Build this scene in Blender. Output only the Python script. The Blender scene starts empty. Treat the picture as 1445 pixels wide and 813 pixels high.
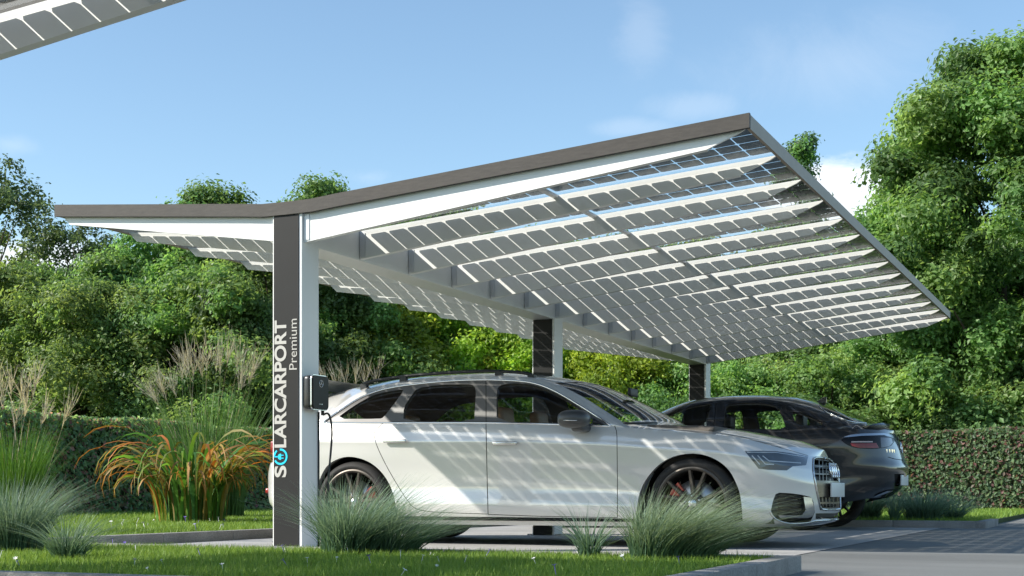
import bpy, bmesh, math, random
import numpy as np
from mathutils import Vector, Matrix
from mathutils.bvhtree import BVHTree
from mathutils.geometry import delaunay_2d_cdt

random.seed(7)
RNG = np.random.default_rng(7)
SC = bpy.context.scene
COL = SC.collection
PI = math.pi
R = math.radians

# ------------------------------------------------------------------ camera geometry
# world: X runs along the roof rafters (to the right), Y along the row of posts (away), Z up; metres
CAM_H = 0.425
F = 2006.9            # focal length in photograph pixels (50 mm on a 36 mm sensor)
HOR = 695.0           # photograph row of the horizon
TH = math.atan((1600 - 722.5) / F)
CS, SN = math.cos(TH), math.sin(TH)
CAMP = Vector((0, 0, CAM_H))


def ray(u, v):
    xc = (u - 722.5) / F
    yc = (HOR - v) / F
    return Vector((xc * CS - SN, xc * SN + CS, yc))


def on_a(u, v, a):
    d = ray(u, v)
    return CAMP + d * (a / d.y)


def on_h(u, v, h):
    d = ray(u, v)
    return CAMP + d * ((h - CAM_H) / d.z)


def on_z(u, v, depth):
    return CAMP + ray(u, v) * depth


# ------------------------------------------------------------------ object helpers
def tag(o, label=None, cat=None, group=None, kind=None):
    if label: o['label'] = label
    if cat: o['category'] = cat
    if group: o['group'] = group
    if kind: o['kind'] = kind
    return o


def empty(name, loc, label, cat, group=None):
    o = bpy.data.objects.new(name, None)
    o.empty_display_size = 0.2
    COL.objects.link(o)
    o.location = loc
    return tag(o, label, cat, group)


def origin(o):
    v = Vector((0, 0, 0))
    while o is not None:
        v += Vector(o.location)
        o = o.parent
    return v


def link_mesh(me, name, mats, parent=None):
    o = bpy.data.objects.new(name, me)
    COL.objects.link(o)
    if mats is not None:
        for m in (mats if isinstance(mats, (list, tuple)) else [mats]):
            me.materials.append(m)
    if parent is not None:
        o.parent = parent
    return o


class MB:
    """collects world-space geometry and links it as one mesh object"""
    def __init__(self):
        self.v = []; self.f = []; self.m = []; self.s = []

    def add(self, verts, faces, mi=0, smooth=False):
        b = len(self.v)
        self.v += [tuple(x) for x in verts]
        for f in faces:
            self.f.append([b + i for i in f]); self.m.append(mi); self.s.append(smooth)

    def box(self, x0, x1, y0, y1, z0, z1, mi=0):
        v = [(x, y, z) for z in (z0, z1) for y in (y0, y1) for x in (x0, x1)]
        self.add(v, [(0, 2, 3, 1), (4, 5, 7, 6), (0, 1, 5, 4), (2, 6, 7, 3), (0, 4, 6, 2), (1, 3, 7, 5)], mi)

    def rbox(self, x0, x1, y0, y1, z0, z1, r=0.02, seg=2, mi=0):
        bm = bmesh.new()
        bmesh.ops.create_cube(bm, size=1)
        for v in bm.verts:
            v.co = Vector(((x0 + x1) / 2 + v.co.x * (x1 - x0), (y0 + y1) / 2 + v.co.y * (y1 - y0), (z0 + z1) / 2 + v.co.z * (z1 - z0)))
        bmesh.ops.bevel(bm, geom=bm.edges[:], offset=r, segments=seg, affect='EDGES', profile=0.6)
        bm.verts.index_update()
        self.add([v.co.copy() for v in bm.verts], [[v.index for v in f.verts] for f in bm.faces], mi, True)
        bm.free()

    def prism(self, poly, fn, d0, d1, mi=0, smooth=False):
        """poly of 2-D points, fn(a,b,d) -> 3-D"""
        n = len(poly)
        vs = [fn(a, b, d0) for a, b in poly] + [fn(a, b, d1) for a, b in poly]
        fs = [list(range(n - 1, -1, -1)), list(range(n, 2 * n))]
        for i in range(n):
            j = (i + 1) % n
            fs.append([i, j, n + j, n + i])
        self.add(vs, fs, mi, smooth)

    def tube(self, pts, rad, seg=8, mi=0, cap=True):
        pts = [Vector(p) for p in pts]
        n = len(pts)
        rads = rad if isinstance(rad, (list, tuple)) else [rad] * n
        rings = []
        up = Vector((0.13, 0.21, 0.97))
        for i, p in enumerate(pts):
            t = (pts[min(i + 1, n - 1)] - pts[max(i - 1, 0)]).normalized()
            s = t.cross(up)
            if s.length < 1e-3: s = t.cross(Vector((1, 0, 0)))
            s.normalize(); q = s.cross(t).normalized()
            rings.append([p + (s * math.cos(k * 2 * PI / seg) + q * math.sin(k * 2 * PI / seg)) * rads[i] for k in range(seg)])
        vs = [x for r in rings for x in r]
        fs = []
        for i in range(n - 1):
            for k in range(seg):
                k2 = (k + 1) % seg
                fs.append([i * seg + k, i * seg + k2, (i + 1) * seg + k2, (i + 1) * seg + k])
        if cap:
            fs.append(list(range(seg))[::-1]); fs.append([(n - 1) * seg + k for k in range(seg)])
        self.add(vs, fs, mi, True)

    def lathe(self, prof, fn, seg=48, mi=0, closed=False):
        """prof: (radius, offset) list; fn(r*cos, r*sin, off) -> 3-D"""
        n = len(prof)
        vs = []
        for k in range(seg):
            c, s = math.cos(2 * PI * k / seg), math.sin(2 * PI * k / seg)
            for r, o in prof: vs.append(fn(r * c, r * s, o))
        fs = []
        for k in range(seg):
            k2 = (k + 1) % seg
            for i in range(n if closed else n - 1):
                j = (i + 1) % n
                fs.append([k * n + i, k * n + j, k2 * n + j, k2 * n + i])
        self.add(vs, fs, mi, True)

    def build(self, name, mats, parent=None, bevel=0, loc=None, auto=None):
        me = bpy.data.meshes.new(name)
        off = origin(parent) if parent is not None else Vector((0, 0, 0))
        if loc is not None: off = off + Vector(loc)
        me.from_pydata([(a - off.x, b - off.y, c - off.z) for a, b, c in self.v], [], self.f)
        me.polygons.foreach_set('material_index', self.m)
        me.polygons.foreach_set('use_smooth', self.s)
        bm = bmesh.new(); bm.from_mesh(me)
        bmesh.ops.recalc_face_normals(bm, faces=bm.faces[:])
        bm.to_mesh(me); bm.free()
        me.update()
        o = link_mesh(me, name, mats, parent)
        if loc is not None: o.location = loc
        if bevel:
            b = o.modifiers.new('bevel', 'BEVEL'); b.width = bevel; b.segments = 2; b.limit_method = 'ANGLE'
        if auto: me.set_sharp_from_angle(angle=R(auto))
        return o


def np_mesh(name, verts, faces, mats, parent=None, col=None, smooth=False, off=(0, 0, 0), normals=None):
    """fast mesh from arrays (all faces the same size)"""
    verts = np.asarray(verts, dtype=np.float32) - np.asarray(off, dtype=np.float32)
    faces = np.asarray(faces, dtype=np.int32)
    k = faces.shape[1]
    me = bpy.data.meshes.new(name)
    me.vertices.add(len(verts)); me.vertices.foreach_set('co', verts.ravel())
    me.loops.add(faces.size); me.loops.foreach_set('vertex_index', faces.ravel())
    me.polygons.add(len(faces))
    me.polygons.foreach_set('loop_start', np.arange(0, faces.size, k, dtype=np.int32))
    me.polygons.foreach_set('use_smooth', np.full(len(faces), smooth))
    me.update(calc_edges=True)
    if col is not None:
        at = me.color_attributes.new('Col', 'FLOAT_COLOR', 'POINT')
        c = np.ones((len(verts), 4), dtype=np.float32); c[:, :3] = col
        at.data.foreach_set('color', c.ravel())
    if normals is not None:
        me.normals_split_custom_set_from_vertices([tuple(n) for n in normals])
    return link_mesh(me, name, mats, parent)


def dup(root, loc, rotz=0, label=None, group=None, scale=None):
    r = root.copy(); COL.objects.link(r)
    r.location = loc; r.rotation_euler = (0, 0, rotz)
    if scale: r.scale = (scale,) * 3 if not isinstance(scale, (tuple, list)) else scale
    if label: r['label'] = label
    if group: r['group'] = group
    for ch in list(root.children):
        c = ch.copy(); COL.objects.link(c); c.parent = r
        for g in list(ch.children):
            d = g.copy(); COL.objects.link(d); d.parent = c
    return r


# ------------------------------------------------------------------ materials
def mat(name, color=(0.5, 0.5, 0.5), rough=0.5, metal=0.0, spec=0.5, coat=0.0, coat_rough=0.03, coat_ior=1.5, var=0.0, vscale=8.0,
        bump=0.0, bscale=60.0, rough_var=0.0, aniso=None, emit=None, trans=0.0):
    m = bpy.data.materials.new(name); m.use_nodes = True
    nt = m.node_tree; b = nt.nodes['Principled BSDF']
    b.inputs['Base Color'].default_value = (*color, 1)
    b.inputs['Roughness'].default_value = rough
    b.inputs['Metallic'].default_value = metal
    b.inputs['Specular IOR Level'].default_value = spec
    b.inputs['Coat Weight'].default_value = coat
    b.inputs['Coat Roughness'].default_value = coat_rough
    b.inputs['Coat IOR'].default_value = coat_ior
    b.inputs['Transmission Weight'].default_value = trans
    tc = nt.nodes.new('ShaderNodeTexCoord')
    if var or rough_var:
        n = nt.nodes.new('ShaderNodeTexNoise'); n.inputs['Scale'].default_value = vscale; n.inputs['Detail'].default_value = 5
        mp = nt.nodes.new('ShaderNodeMapping'); nt.links.new(tc.outputs['Object'], mp.inputs[0])
        if aniso: mp.inputs['Scale'].default_value = aniso
        nt.links.new(mp.outputs[0], n.inputs['Vector'])
        if var:
            mr = nt.nodes.new('ShaderNodeMapRange'); mr.inputs[1].default_value = 0.25; mr.inputs[2].default_value = 0.75
            mr.inputs[3].default_value = 1 - var; mr.inputs[4].default_value = 1 + var
            nt.links.new(n.outputs['Fac'], mr.inputs[0])
            mx = nt.nodes.new('ShaderNodeVectorMath'); mx.operation = 'SCALE'
            mx.inputs[0].default_value = color; nt.links.new(mr.outputs[0], mx.inputs['Scale'])
            nt.links.new(mx.outputs[0], b.inputs['Base Color'])
        if rough_var:
            m2 = nt.nodes.new('ShaderNodeMapRange'); m2.inputs[1].default_value = 0.3; m2.inputs[2].default_value = 0.7
            m2.inputs[3].default_value = max(0, rough - rough_var); m2.inputs[4].default_value = min(1, rough + rough_var)
            nt.links.new(n.outputs['Fac'], m2.inputs[0]); nt.links.new(m2.outputs[0], b.inputs['Roughness'])
    if bump:
        n = nt.nodes.new('ShaderNodeTexNoise'); n.inputs['Scale'].default_value = bscale; n.inputs['Detail'].default_value = 4
        nt.links.new(tc.outputs['Object'], n.inputs['Vector'])
        bp = nt.nodes.new('ShaderNodeBump'); bp.inputs['Strength'].default_value = bump; bp.inputs['Distance'].default_value = 0.01
        nt.links.new(n.outputs['Fac'], bp.inputs['Height']); nt.links.new(bp.outputs[0], b.inputs['Normal'])
    return m


def glass_mat(name, tint=(0.9, 0.93, 0.92), refl=1.0):
    """thin pane: mostly see-through, mirror-like at grazing angles"""
    m = bpy.data.materials.new(name); m.use_nodes = True
    nt = m.node_tree; nt.nodes.remove(nt.nodes['Principled BSDF'])
    out = nt.nodes['Material Output']
    t = nt.nodes.new('ShaderNodeBsdfTransparent'); t.inputs[0].default_value = (*tint, 1)
    g = nt.nodes.new('ShaderNodeBsdfGlossy'); g.inputs['Roughness'].default_value = 0.01; g.inputs[0].default_value = (1, 1, 1, 1)
    fr = nt.nodes.new('ShaderNodeFresnel')
    ge = nt.nodes.new('ShaderNodeNewGeometry')      # a thin pane reflects alike from both faces
    io = nt.nodes.new('ShaderNodeMapRange'); io.inputs[3].default_value = 1.5; io.inputs[4].default_value = 1 / 1.5
    nt.links.new(ge.outputs['Backfacing'], io.inputs[0]); nt.links.new(io.outputs[0], fr.inputs[0])
    ml = nt.nodes.new('ShaderNodeMath'); ml.operation = 'MULTIPLY'; ml.inputs[1].default_value = refl; ml.use_clamp = True
    nt.links.new(fr.outputs[0], ml.inputs[0])
    mx = nt.nodes.new('ShaderNodeMixShader')
    nt.links.new(ml.outputs[0], mx.inputs[0]); nt.links.new(t.outputs[0], mx.inputs[1]); nt.links.new(g.outputs[0], mx.inputs[2])
    nt.links.new(mx.outputs[0], out.inputs['Surface'])
    return m


def leaf_mat(name, trans=0.56, rough=0.45, hue=0.02, val=0.15, spec=0.4):
    m = bpy.data.materials.new(name); m.use_nodes = True
    nt = m.node_tree; b = nt.nodes['Principled BSDF']; out = nt.nodes['Material Output']
    at = nt.nodes.new('ShaderNodeAttribute'); at.attribute_name = 'Col'
    oi = nt.nodes.new('ShaderNodeObjectInfo')
    hs = nt.nodes.new('ShaderNodeHueSaturation')
    a = nt.nodes.new('ShaderNodeMapRange'); a.inputs[3].default_value = 0.5 - hue; a.inputs[4].default_value = 0.5 + hue
    c = nt.nodes.new('ShaderNodeMapRange'); c.inputs[3].default_value = 1 - val; c.inputs[4].default_value = 1 + val
    nt.links.new(oi.outputs['Random'], a.inputs[0]); nt.links.new(oi.outputs['Random'], c.inputs[0])
    nt.links.new(a.outputs[0], hs.inputs['Hue']); nt.links.new(c.outputs[0], hs.inputs['Value'])
    nt.links.new(at.outputs['Color'], hs.inputs['Color'])
    nt.links.new(hs.outputs[0], b.inputs['Base Color'])
    b.inputs['Roughness'].default_value = rough; b.inputs['Specular IOR Level'].default_value = spec
    tr = nt.nodes.new('ShaderNodeBsdfTranslucent'); nt.links.new(hs.outputs[0], tr.inputs[0])
    g = nt.nodes.new('ShaderNodeVectorMath'); g.operation = 'MULTIPLY'; g.inputs[1].default_value = (1.5, 1.4, 0.85)
    nt.links.new(hs.outputs[0], g.inputs[0]); nt.links.new(g.outputs[0], tr.inputs[0])
    mx = nt.nodes.new('ShaderNodeMixShader'); mx.inputs[0].default_value = trans
    nt.links.new(b.outputs[0], mx.inputs[1]); nt.links.new(tr.outputs[0], mx.inputs[2])
    nt.links.new(mx.outputs[0], out.inputs['Surface'])
    return m


M = {}
M['white_metal'] = mat('white_powder_coat', (0.76, 0.755, 0.73), 0.38, var=0.03, vscale=3, rough_var=0.06)
M['fascia'] = mat('dark_fascia_sheet', (0.05, 0.044, 0.038), 0.6, spec=0.35, var=0.22, vscale=14, bump=0.08, bscale=120, aniso=(1, 1, 6))
M['edge'] = mat('bounce_lit_edge_profile', (0.30, 0.25, 0.19), 0.5, var=0.1, vscale=10)  # fascia brown lightened to stand for light bounced off the ground
M['clad'] = mat('anthracite_cladding', (0.014, 0.014, 0.0135), 0.55, spec=0.25, var=0.1, vscale=5, bump=0.03, bscale=200)
M['joint'] = mat('aluminium_joint', (0.6, 0.6, 0.6), 0.4, metal=0.3)
def cell_mat():
    m = mat('solar_cell', (0.02, 0.019, 0.02), 0.4, spec=0.4, var=0.3, vscale=30, aniso=(1, 25, 1))
    nt = m.node_tree; b = nt.nodes['Principled BSDF']; out = nt.nodes['Material Output']
    t = nt.nodes.new('ShaderNodeBsdfTransparent'); mx = nt.nodes.new('ShaderNodeMixShader'); mx.inputs[0].default_value = 0.045   # slight transparency added so sun lifts the shade below
    nt.links.new(b.outputs[0], mx.inputs[1]); nt.links.new(t.outputs[0], mx.inputs[2]); nt.links.new(mx.outputs[0], out.inputs['Surface'])
    return m
M['cell'] = cell_mat()
def added_strip_mat():  # translucent white film added to look sunlit from below
    m = bpy.data.materials.new('added_white_film'); m.use_nodes = True
    nt = m.node_tree; out = nt.nodes['Material Output']; b = nt.nodes['Principled BSDF']
    b.inputs['Base Color'].default_value = (.75, .75, .74, 1)
    tl = nt.nodes.new('ShaderNodeBsdfTranslucent'); tl.inputs[0].default_value = (.75, .75, .73, 1)
    tr = nt.nodes.new('ShaderNodeBsdfTransparent')
    a = nt.nodes.new('ShaderNodeMixShader'); a.inputs[0].default_value = .7; nt.links.new(b.outputs[0], a.inputs[1]); nt.links.new(tl.outputs[0], a.inputs[2])
    c = nt.nodes.new('ShaderNodeMixShader'); c.inputs[0].default_value = .82; nt.links.new(a.outputs[0], c.inputs[1]); nt.links.new(tr.outputs[0], c.inputs[2])
    nt.links.new(c.outputs[0], out.inputs['Surface'])
    return m
M['added_white_strip'] = added_strip_mat()
M['glass'] = glass_mat('panel_glass', (0.96, 0.97, 0.965), 0.12)
M['letter'] = mat('letter_film', (0.45, 0.435, 0.40), 0.5, var=0.03)
M['cyan'] = mat('cyan_film', (0.0, 0.55, 0.85), 0.45, var=0.03)
M['bolt'] = mat('galvanised_bolt', (0.5, 0.5, 0.5), 0.4, metal=0.9)
M['box_black'] = mat('charger_black', (0.02, 0.02, 0.02), 0.35, coat=0.2, var=0.05)
M['box_face'] = mat('charger_gloss_face', (0.022, 0.02, 0.017), 0.35, spec=0.15, var=0.05)
M['chrome'] = mat('chrome', (0.85, 0.85, 0.86), 0.06, metal=1.0, rough_var=0.02)
M['satin'] = mat('satin_chrome', (0.62, 0.62, 0.62), 0.22, metal=1.0, rough_var=0.03)
M['rubber'] = mat('tyre_rubber', (0.022, 0.021, 0.02), 0.7, spec=0.3, var=0.15, vscale=20)
M['seal'] = mat('black_seal', (0.012, 0.012, 0.012), 0.5, var=0.1)
M['gap'] = mat('panel_gap', (0.02, 0.02, 0.02), 0.8, spec=0.1, var=0.1)
M['trim'] = mat('gloss_black_trim', (0.02, 0.02, 0.021), 0.15, coat=0.5, var=0.05)
M['pillar'] = mat('pillar_film', (0.11, 0.105, 0.1), 0.33, coat=0.3, var=0.05)
M['white_paint'] = mat('white_car_paint', (0.62, 0.61, 0.585), 0.28, metal=0.22, spec=0.5, coat=1.0, coat_rough=0.012, coat_ior=1.75, var=0.015, vscale=2)
M['dark_paint'] = mat('graphite_car_paint', (0.032, 0.031, 0.03), 0.28, metal=0.35, spec=0.5, coat=1.0, coat_rough=0.02, var=0.06, vscale=2)
M['lining'] = mat('interior_lining', (0.10, 0.085, 0.072), 0.8, var=0.1)
M['tan'] = mat('tan_leather', (0.2, 0.105, 0.05), 0.5, var=0.12, vscale=12, bump=0.05)
M['black_leather'] = mat('black_leather', (0.03, 0.028, 0.027), 0.5, var=0.1, bump=0.05)
M['car_glass'] = glass_mat('car_window_glass', (0.88, 0.90, 0.88), 0.6)
M['screen_glass'] = glass_mat('windscreen_glass', (0.84, 0.87, 0.85), 1.0)
M['lamp_lens'] = mat('headlamp_lens', (0.05, 0.065, 0.08), 0.04, coat=1.0, spec=0.8, var=0.2, vscale=12)
M['lamp_strip'] = mat('headlamp_strip', (0.45, 0.5, 0.55), 0.15, coat=0.8, var=0.05)
M['lamp_bowl'] = mat('headlamp_bowl', (0.05, 0.032, 0.022), 0.1, coat=1.0, var=0.2)
M['grille_frame'] = mat('grille_bronze', (0.17, 0.145, 0.105), 0.32, metal=0.55, rough_var=0.08, var=0.1)
M['mesh_dark'] = mat('intake_mesh_bronze', (0.06, 0.05, 0.036), 0.45, metal=0.3, var=0.1)
M['grille_dark'] = mat('grille_black', (0.012, 0.012, 0.012), 0.5, var=0.1)
M['rim'] = mat('bronze_grey_rim', (0.095, 0.083, 0.07), 0.42, metal=0.6, rough_var=0.06, var=0.06)
M['rim_dark'] = mat('dark_rim_barrel', (0.045, 0.043, 0.04), 0.5, metal=0.4, var=0.1)
M['disc'] = mat('brake_disc', (0.45, 0.44, 0.43), 0.35, metal=0.9, rough_var=0.08, vscale=40)
M['caliper'] = mat('red_caliper', (0.45, 0.018, 0.012), 0.35, coat=0.4, var=0.1)
M['plate'] = mat('blank_plate', (0.72, 0.71, 0.68), 0.4, var=0.02)
M['tail_red'] = mat('tail_lamp_red', (0.22, 0.008, 0.006), 0.3, coat=.4, var=0.3, vscale=30)
M['tail_dark'] = mat('tail_lamp_dark', (0.004, 0.003, 0.003), 0.25, spec=.3, var=0.2)
M['tail_light'] = mat('tail_lamp_clear', (0.55, 0.42, 0.38), 0.2, coat=0.6, var=0.2, vscale=40)
M['cable'] = mat('black_cable', (0.015, 0.015, 0.015), 0.5, var=0.1)
M['bark'] = mat('bark', (0.11, 0.085, 0.06), 0.9, spec=0.2, var=0.4, vscale=6, bump=0.6, bscale=18, aniso=(1, 1, 0.25))
M['leaf'] = leaf_mat('tree_leaf')
M['hedge_leaf'] = leaf_mat('hedge_leaf', trans=0.52, hue=0.0, val=0.0)
M['blade'] = leaf_mat('grass_blade', trans=0.35, rough=0.5, hue=0.0, val=0.04, spec=0.3)
M['plume'] = leaf_mat('grass_plume', trans=0.4, rough=0.8, hue=0.0, val=0.08, spec=0.1)
M['petal_white'] = mat('white_petal', (0.75, 0.75, 0.72), 0.6, var=0.05)
M['petal_violet'] = mat('violet_petal', (0.2, 0.14, 0.5), 0.6, var=0.1)
M['hedge_core'] = mat('hedge_core_twigs', (0.06, 0.065, 0.04), 0.95, spec=0.1, var=0.4, vscale=20)
# ------------------------------------------------------------------ car shell engine
def pchip(xs, ys):
    """monotone cubic through the points"""
    xs = np.asarray(xs, float); ys = np.asarray(ys, float)
    o = np.argsort(xs); xs = xs[o]; ys = ys[o]
    k = np.concatenate([[True], np.diff(xs) > 1e-6]); xs = xs[k]; ys = ys[k]
    h = np.diff(xs); d = np.diff(ys) / h
    m = np.zeros(len(xs))
    for i in range(1, len(xs) - 1):
        if d[i - 1] * d[i] > 0:
            w1 = 2 * h[i] + h[i - 1]; w2 = h[i] + 2 * h[i - 1]
            m[i] = (w1 + w2) / (w1 / d[i - 1] + w2 / d[i])
    m[0] = d[0]; m[-1] = d[-1]

    def f(x):
        x = np.clip(np.asarray(x, float), xs[0], xs[-1])
        i = np.clip(np.searchsorted(xs, x) - 1, 0, len(h) - 1)
        t = (x - xs[i]) / h[i]
        return ((2 * t**3 - 3 * t**2 + 1) * ys[i] + (t**3 - 2 * t**2 + t) * h[i] * m[i]
                + (-2 * t**3 + 3 * t**2) * ys[i + 1] + (t**3 - t**2) * h[i] * m[i + 1])
    return f


def pxcurve(pts, a):
    """(u,v[,a]) list traced on planes Y=a -> function x -> z"""
    q = [on_a(p[0], p[1], p[2] if len(p) > 2 else a) for p in pts]
    return pchip([p.x for p in q], [p.z for p in q])


def in_poly(px, py, poly):
    poly = np.asarray(poly); x1 = poly[:, 0]; y1 = poly[:, 1]
    x2 = np.roll(x1, -1); y2 = np.roll(y1, -1)
    ins = np.zeros(len(px), bool)
    for a, b, c, d in zip(x1, y1, x2, y2):
        if b == d: continue
        cond = ((b > py) != (d > py))
        xi = (c - a) * (py - b) / (d - b) + a
        ins ^= cond & (px < xi)
    return ins


def strip(pts, w):
    """closed thin polygon around an open polyline (photo pixels)"""
    pts = [Vector(p) for p in pts]
    L = []; Rr = []
    for i, p in enumerate(pts):
        t = (pts[min(i + 1, len(pts) - 1)] - pts[max(i - 1, 0)]).normalized()
        n = Vector((-t.y, t.x)) * w * 0.5
        L.append(p + n); Rr.append(p - n)
    return [tuple(p) for p in L + Rr[::-1]]


def smooth_closed(pts, it=2, keep=()):
    """Chaikin corner rounding of a closed polygon"""
    for _ in range(it):
        q = []
        n = len(pts)
        for i in range(n):
            a = pts[i]; b = pts[(i + 1) % n]
            q.append((a[0] * .8 + b[0] * .2, a[1] * .8 + b[1] * .2)); q.append((a[0] * .2 + b[0] * .8, a[1] * .2 + b[1] * .8))
        pts = q
    return pts


def smooth_open(pts, it=2):
    for _ in range(it):
        q = [pts[0]]
        for a, b in zip(pts[:-1], pts[1:]):
            q.append((a[0] * .75 + b[0] * .25, a[1] * .75 + b[1] * .25)); q.append((a[0] * .25 + b[0] * .75, a[1] * .25 + b[1] * .75))
        q.append(pts[-1]); pts = q
    return pts


class Shell:
    """half body shell (near side) as a grid: rows 0..nr climb the side, nr..nr+nw cross the top to the centre line"""
    def __init__(s, ac, W, zb, zs, prof, xr, xf, tr, tf, nexp, mexp, zc, zr, yr, q=2.3, nt=190, nr=44, nw=30, bulge=None, lean=None):
        s.ac = ac; s.nt = nt; s.nr = nr; s.nw = nw
        rr = np.linspace(0, 1, nr + 1)
        Fx = xf(rr); Rx = xr(rr)
        X = np.zeros((nt + 1, nr + nw + 1)); Y = X.copy(); Z = X.copy()
        # even angle sampling of both rounded ends, even spacing between
        ne = nt // 5
        ph = np.linspace(0, PI / 2, ne + 1)
        for j, r in enumerate(rr):
            xi_f = np.sin(ph) ** (2 / nexp); e_f = np.cos(ph) ** (2 / mexp)
            xs_f = Fx[j] - tf + tf * xi_f
            xs_r = Rx[j] + tr - tr * xi_f
            mid = np.linspace(Rx[j] + tr, Fx[j] - tf, nt - 2 * ne + 1)
            xx = np.concatenate([xs_r[::-1], mid[1:-1], xs_f])
            ee = np.concatenate([e_f[::-1], np.ones(len(mid) - 2), e_f])
            w = W(xx) * prof(r)
            if bulge is not None: w = w + bulge(xx, r)
            X[:, j] = xx; Y[:, j] = -w * ee
            Z[:, j] = zb(xx) + (zs(xx) - zb(xx)) * r
        x = X[:, nr]; ys = -Y[:, nr]; z0 = Z[:, nr]
        zcv = np.maximum(zc(x), z0 + 0.0005)
        zrv = zr(x); yrv = np.minimum(yr(x), ys)
        gh = zrv > z0 + 0.004
        # blend the cant rail into the belt where there is no greenhouse
        zrv = np.where(gh, zrv, z0); 
        k = np.clip((zrv - z0) / 0.12, 0, 1)
        yrv = ys + (yrv - ys) * k
        zrv = np.minimum(zrv, np.maximum(zcv - 0.0, z0))
        n1 = nw // 2
        for m in range(1, nw + 1):
            if m <= n1:
                f = m / n1
                bow = 0.022 * np.sin(PI * f) * k
                Y[:, nr + m] = -(ys + (yrv - ys) * f + bow); Z[:, nr + m] = z0 + (zrv - z0) * f
            else:
                f = 1 - (m - n1) / (nw - n1)
                f = f ** 0.8
                Y[:, nr + m] = -yrv * f; Z[:, nr + m] = zrv + (zcv - zrv) * (1 - f ** q)
            X[:, nr + m] = x
        s.P = np.stack([X, Y + ac, Z], -1)
        s.NI, s.NJ = s.P.shape[:2]
        P = s.P
        q4 = np.stack([P[:-1, :-1], P[1:, :-1], P[1:, 1:], P[:-1, 1:]], 2)
        fn = np.cross(q4[:, :, 2] - q4[:, :, 0], q4[:, :, 3] - q4[:, :, 1])
        N = np.zeros_like(P)
        N[:-1, :-1] += fn; N[1:, :-1] += fn; N[1:, 1:] += fn; N[:-1, 1:] += fn
        N[:, -1, 1] = 0; N[0, :, 1] = 0; N[-1, :, 1] = 0
        l = np.linalg.norm(N, axis=-1, keepdims=True)
        N = N / np.maximum(l, 1e-12)
        bad = l[..., 0] < 1e-10
        for i, j in zip(*np.where(bad)):
            N[i, j] = N[i, j - 1]
        if N[s.NI // 2, 5, 1] > 0: N = -N
        s.N = N
        vi = np.arange(s.NI * s.NJ).reshape(s.NI, s.NJ)
        tr1 = np.stack([vi[:-1, :-1], vi[1:, :-1], vi[1:, 1:]], -1).reshape(-1, 3)
        tr2 = np.stack([vi[:-1, :-1], vi[1:, 1:], vi[:-1, 1:]], -1).reshape(-1, 3)
        s.tris = np.concatenate([tr1, tr2]); s.nq = len(tr1)
        s.bvh = BVHTree.FromPolygons([tuple(p) for p in P.reshape(-1, 3)], s.tris.tolist(), epsilon=0.0)

    def param_of_hit(s, loc, idx):
        q = idx if idx < s.nq else idx - s.nq
        i, j = divmod(q, s.NJ - 1)
        a, b, c = [Vector(s.P.reshape(-1, 3)[t]) for t in s.tris[idx]]
        v0 = b - a; v1 = c - a; v2 = loc - a
        d00 = v0.dot(v0); d01 = v0.dot(v1); d11 = v1.dot(v1); d20 = v2.dot(v0); d21 = v2.dot(v1)
        den = d00 * d11 - d01 * d01
        if abs(den) < 1e-18: return (i + .5, j + .5)
        bv = (d11 * d20 - d01 * d21) / den; bw = (d00 * d21 - d01 * d20) / den
        if idx < s.nq: return (i + bv + bw, j + bw)
        return (i + bv, j + bv + bw)

    def px(s, u, v):
        loc, n, idx, d = s.bvh.ray_cast(CAMP, ray(u, v).normalized())
        if loc is None: return None
        return s.param_of_hit(loc, idx)

    def hit(s, u, v):
        loc, n, idx, d = s.bvh.ray_cast(CAMP, ray(u, v).normalized())
        return loc

    def side(s, x, z):
        """param of the point seen square on from the near side"""
        loc, n, idx, d = s.bvh.ray_cast(Vector((x, s.ac - 3, z)), Vector((0, 1, 0)))
        return None if loc is None else s.param_of_hit(loc, idx)

    def top(s, x, w):
        """param on the top at station x, w in 0..1 from belt to centre line"""
        i = float(np.interp(x, s.P[:, s.nr, 0], np.arange(s.NI)))
        return (i, s.nr + w * s.nw)

    def mappoly(s, poly, step=4.0):
        out = []
        n = len(poly)
        for k in range(n):
            a = poly[k]; b = poly[(k + 1) % n]
            if a[0] == 't' or b[0] == 't':
                if a[0] == 't': out.append(s.top(a[1], a[2]))
                else:
                    p = s.px(*a)
                    if p: out.append(p)
                continue
            m = max(1, int(math.hypot(b[0] - a[0], b[1] - a[1]) / step))
            for t in range(m):
                p = s.px(a[0] + (b[0] - a[0]) * t / m, a[1] + (b[1] - a[1]) * t / m)
                if p: out.append(p)
        return out

    def eval(s, q):
        q = np.asarray(q, float)
        i = np.clip(np.floor(q[:, 0]).astype(int), 0, s.NI - 2); j = np.clip(np.floor(q[:, 1]).astype(int), 0, s.NJ - 2)
        fi = (q[:, 0] - i)[:, None]; fj = (q[:, 1] - j)[:, None]
        def bl(A): return (A[i, j] * (1 - fi) * (1 - fj) + A[i + 1, j] * fi * (1 - fj) + A[i + 1, j + 1] * fi * fj + A[i, j + 1] * (1 - fi) * fj)
        n = bl(s.N); n /= np.maximum(np.linalg.norm(n, axis=1, keepdims=True), 1e-9)
        return bl(s.P), n

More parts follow.
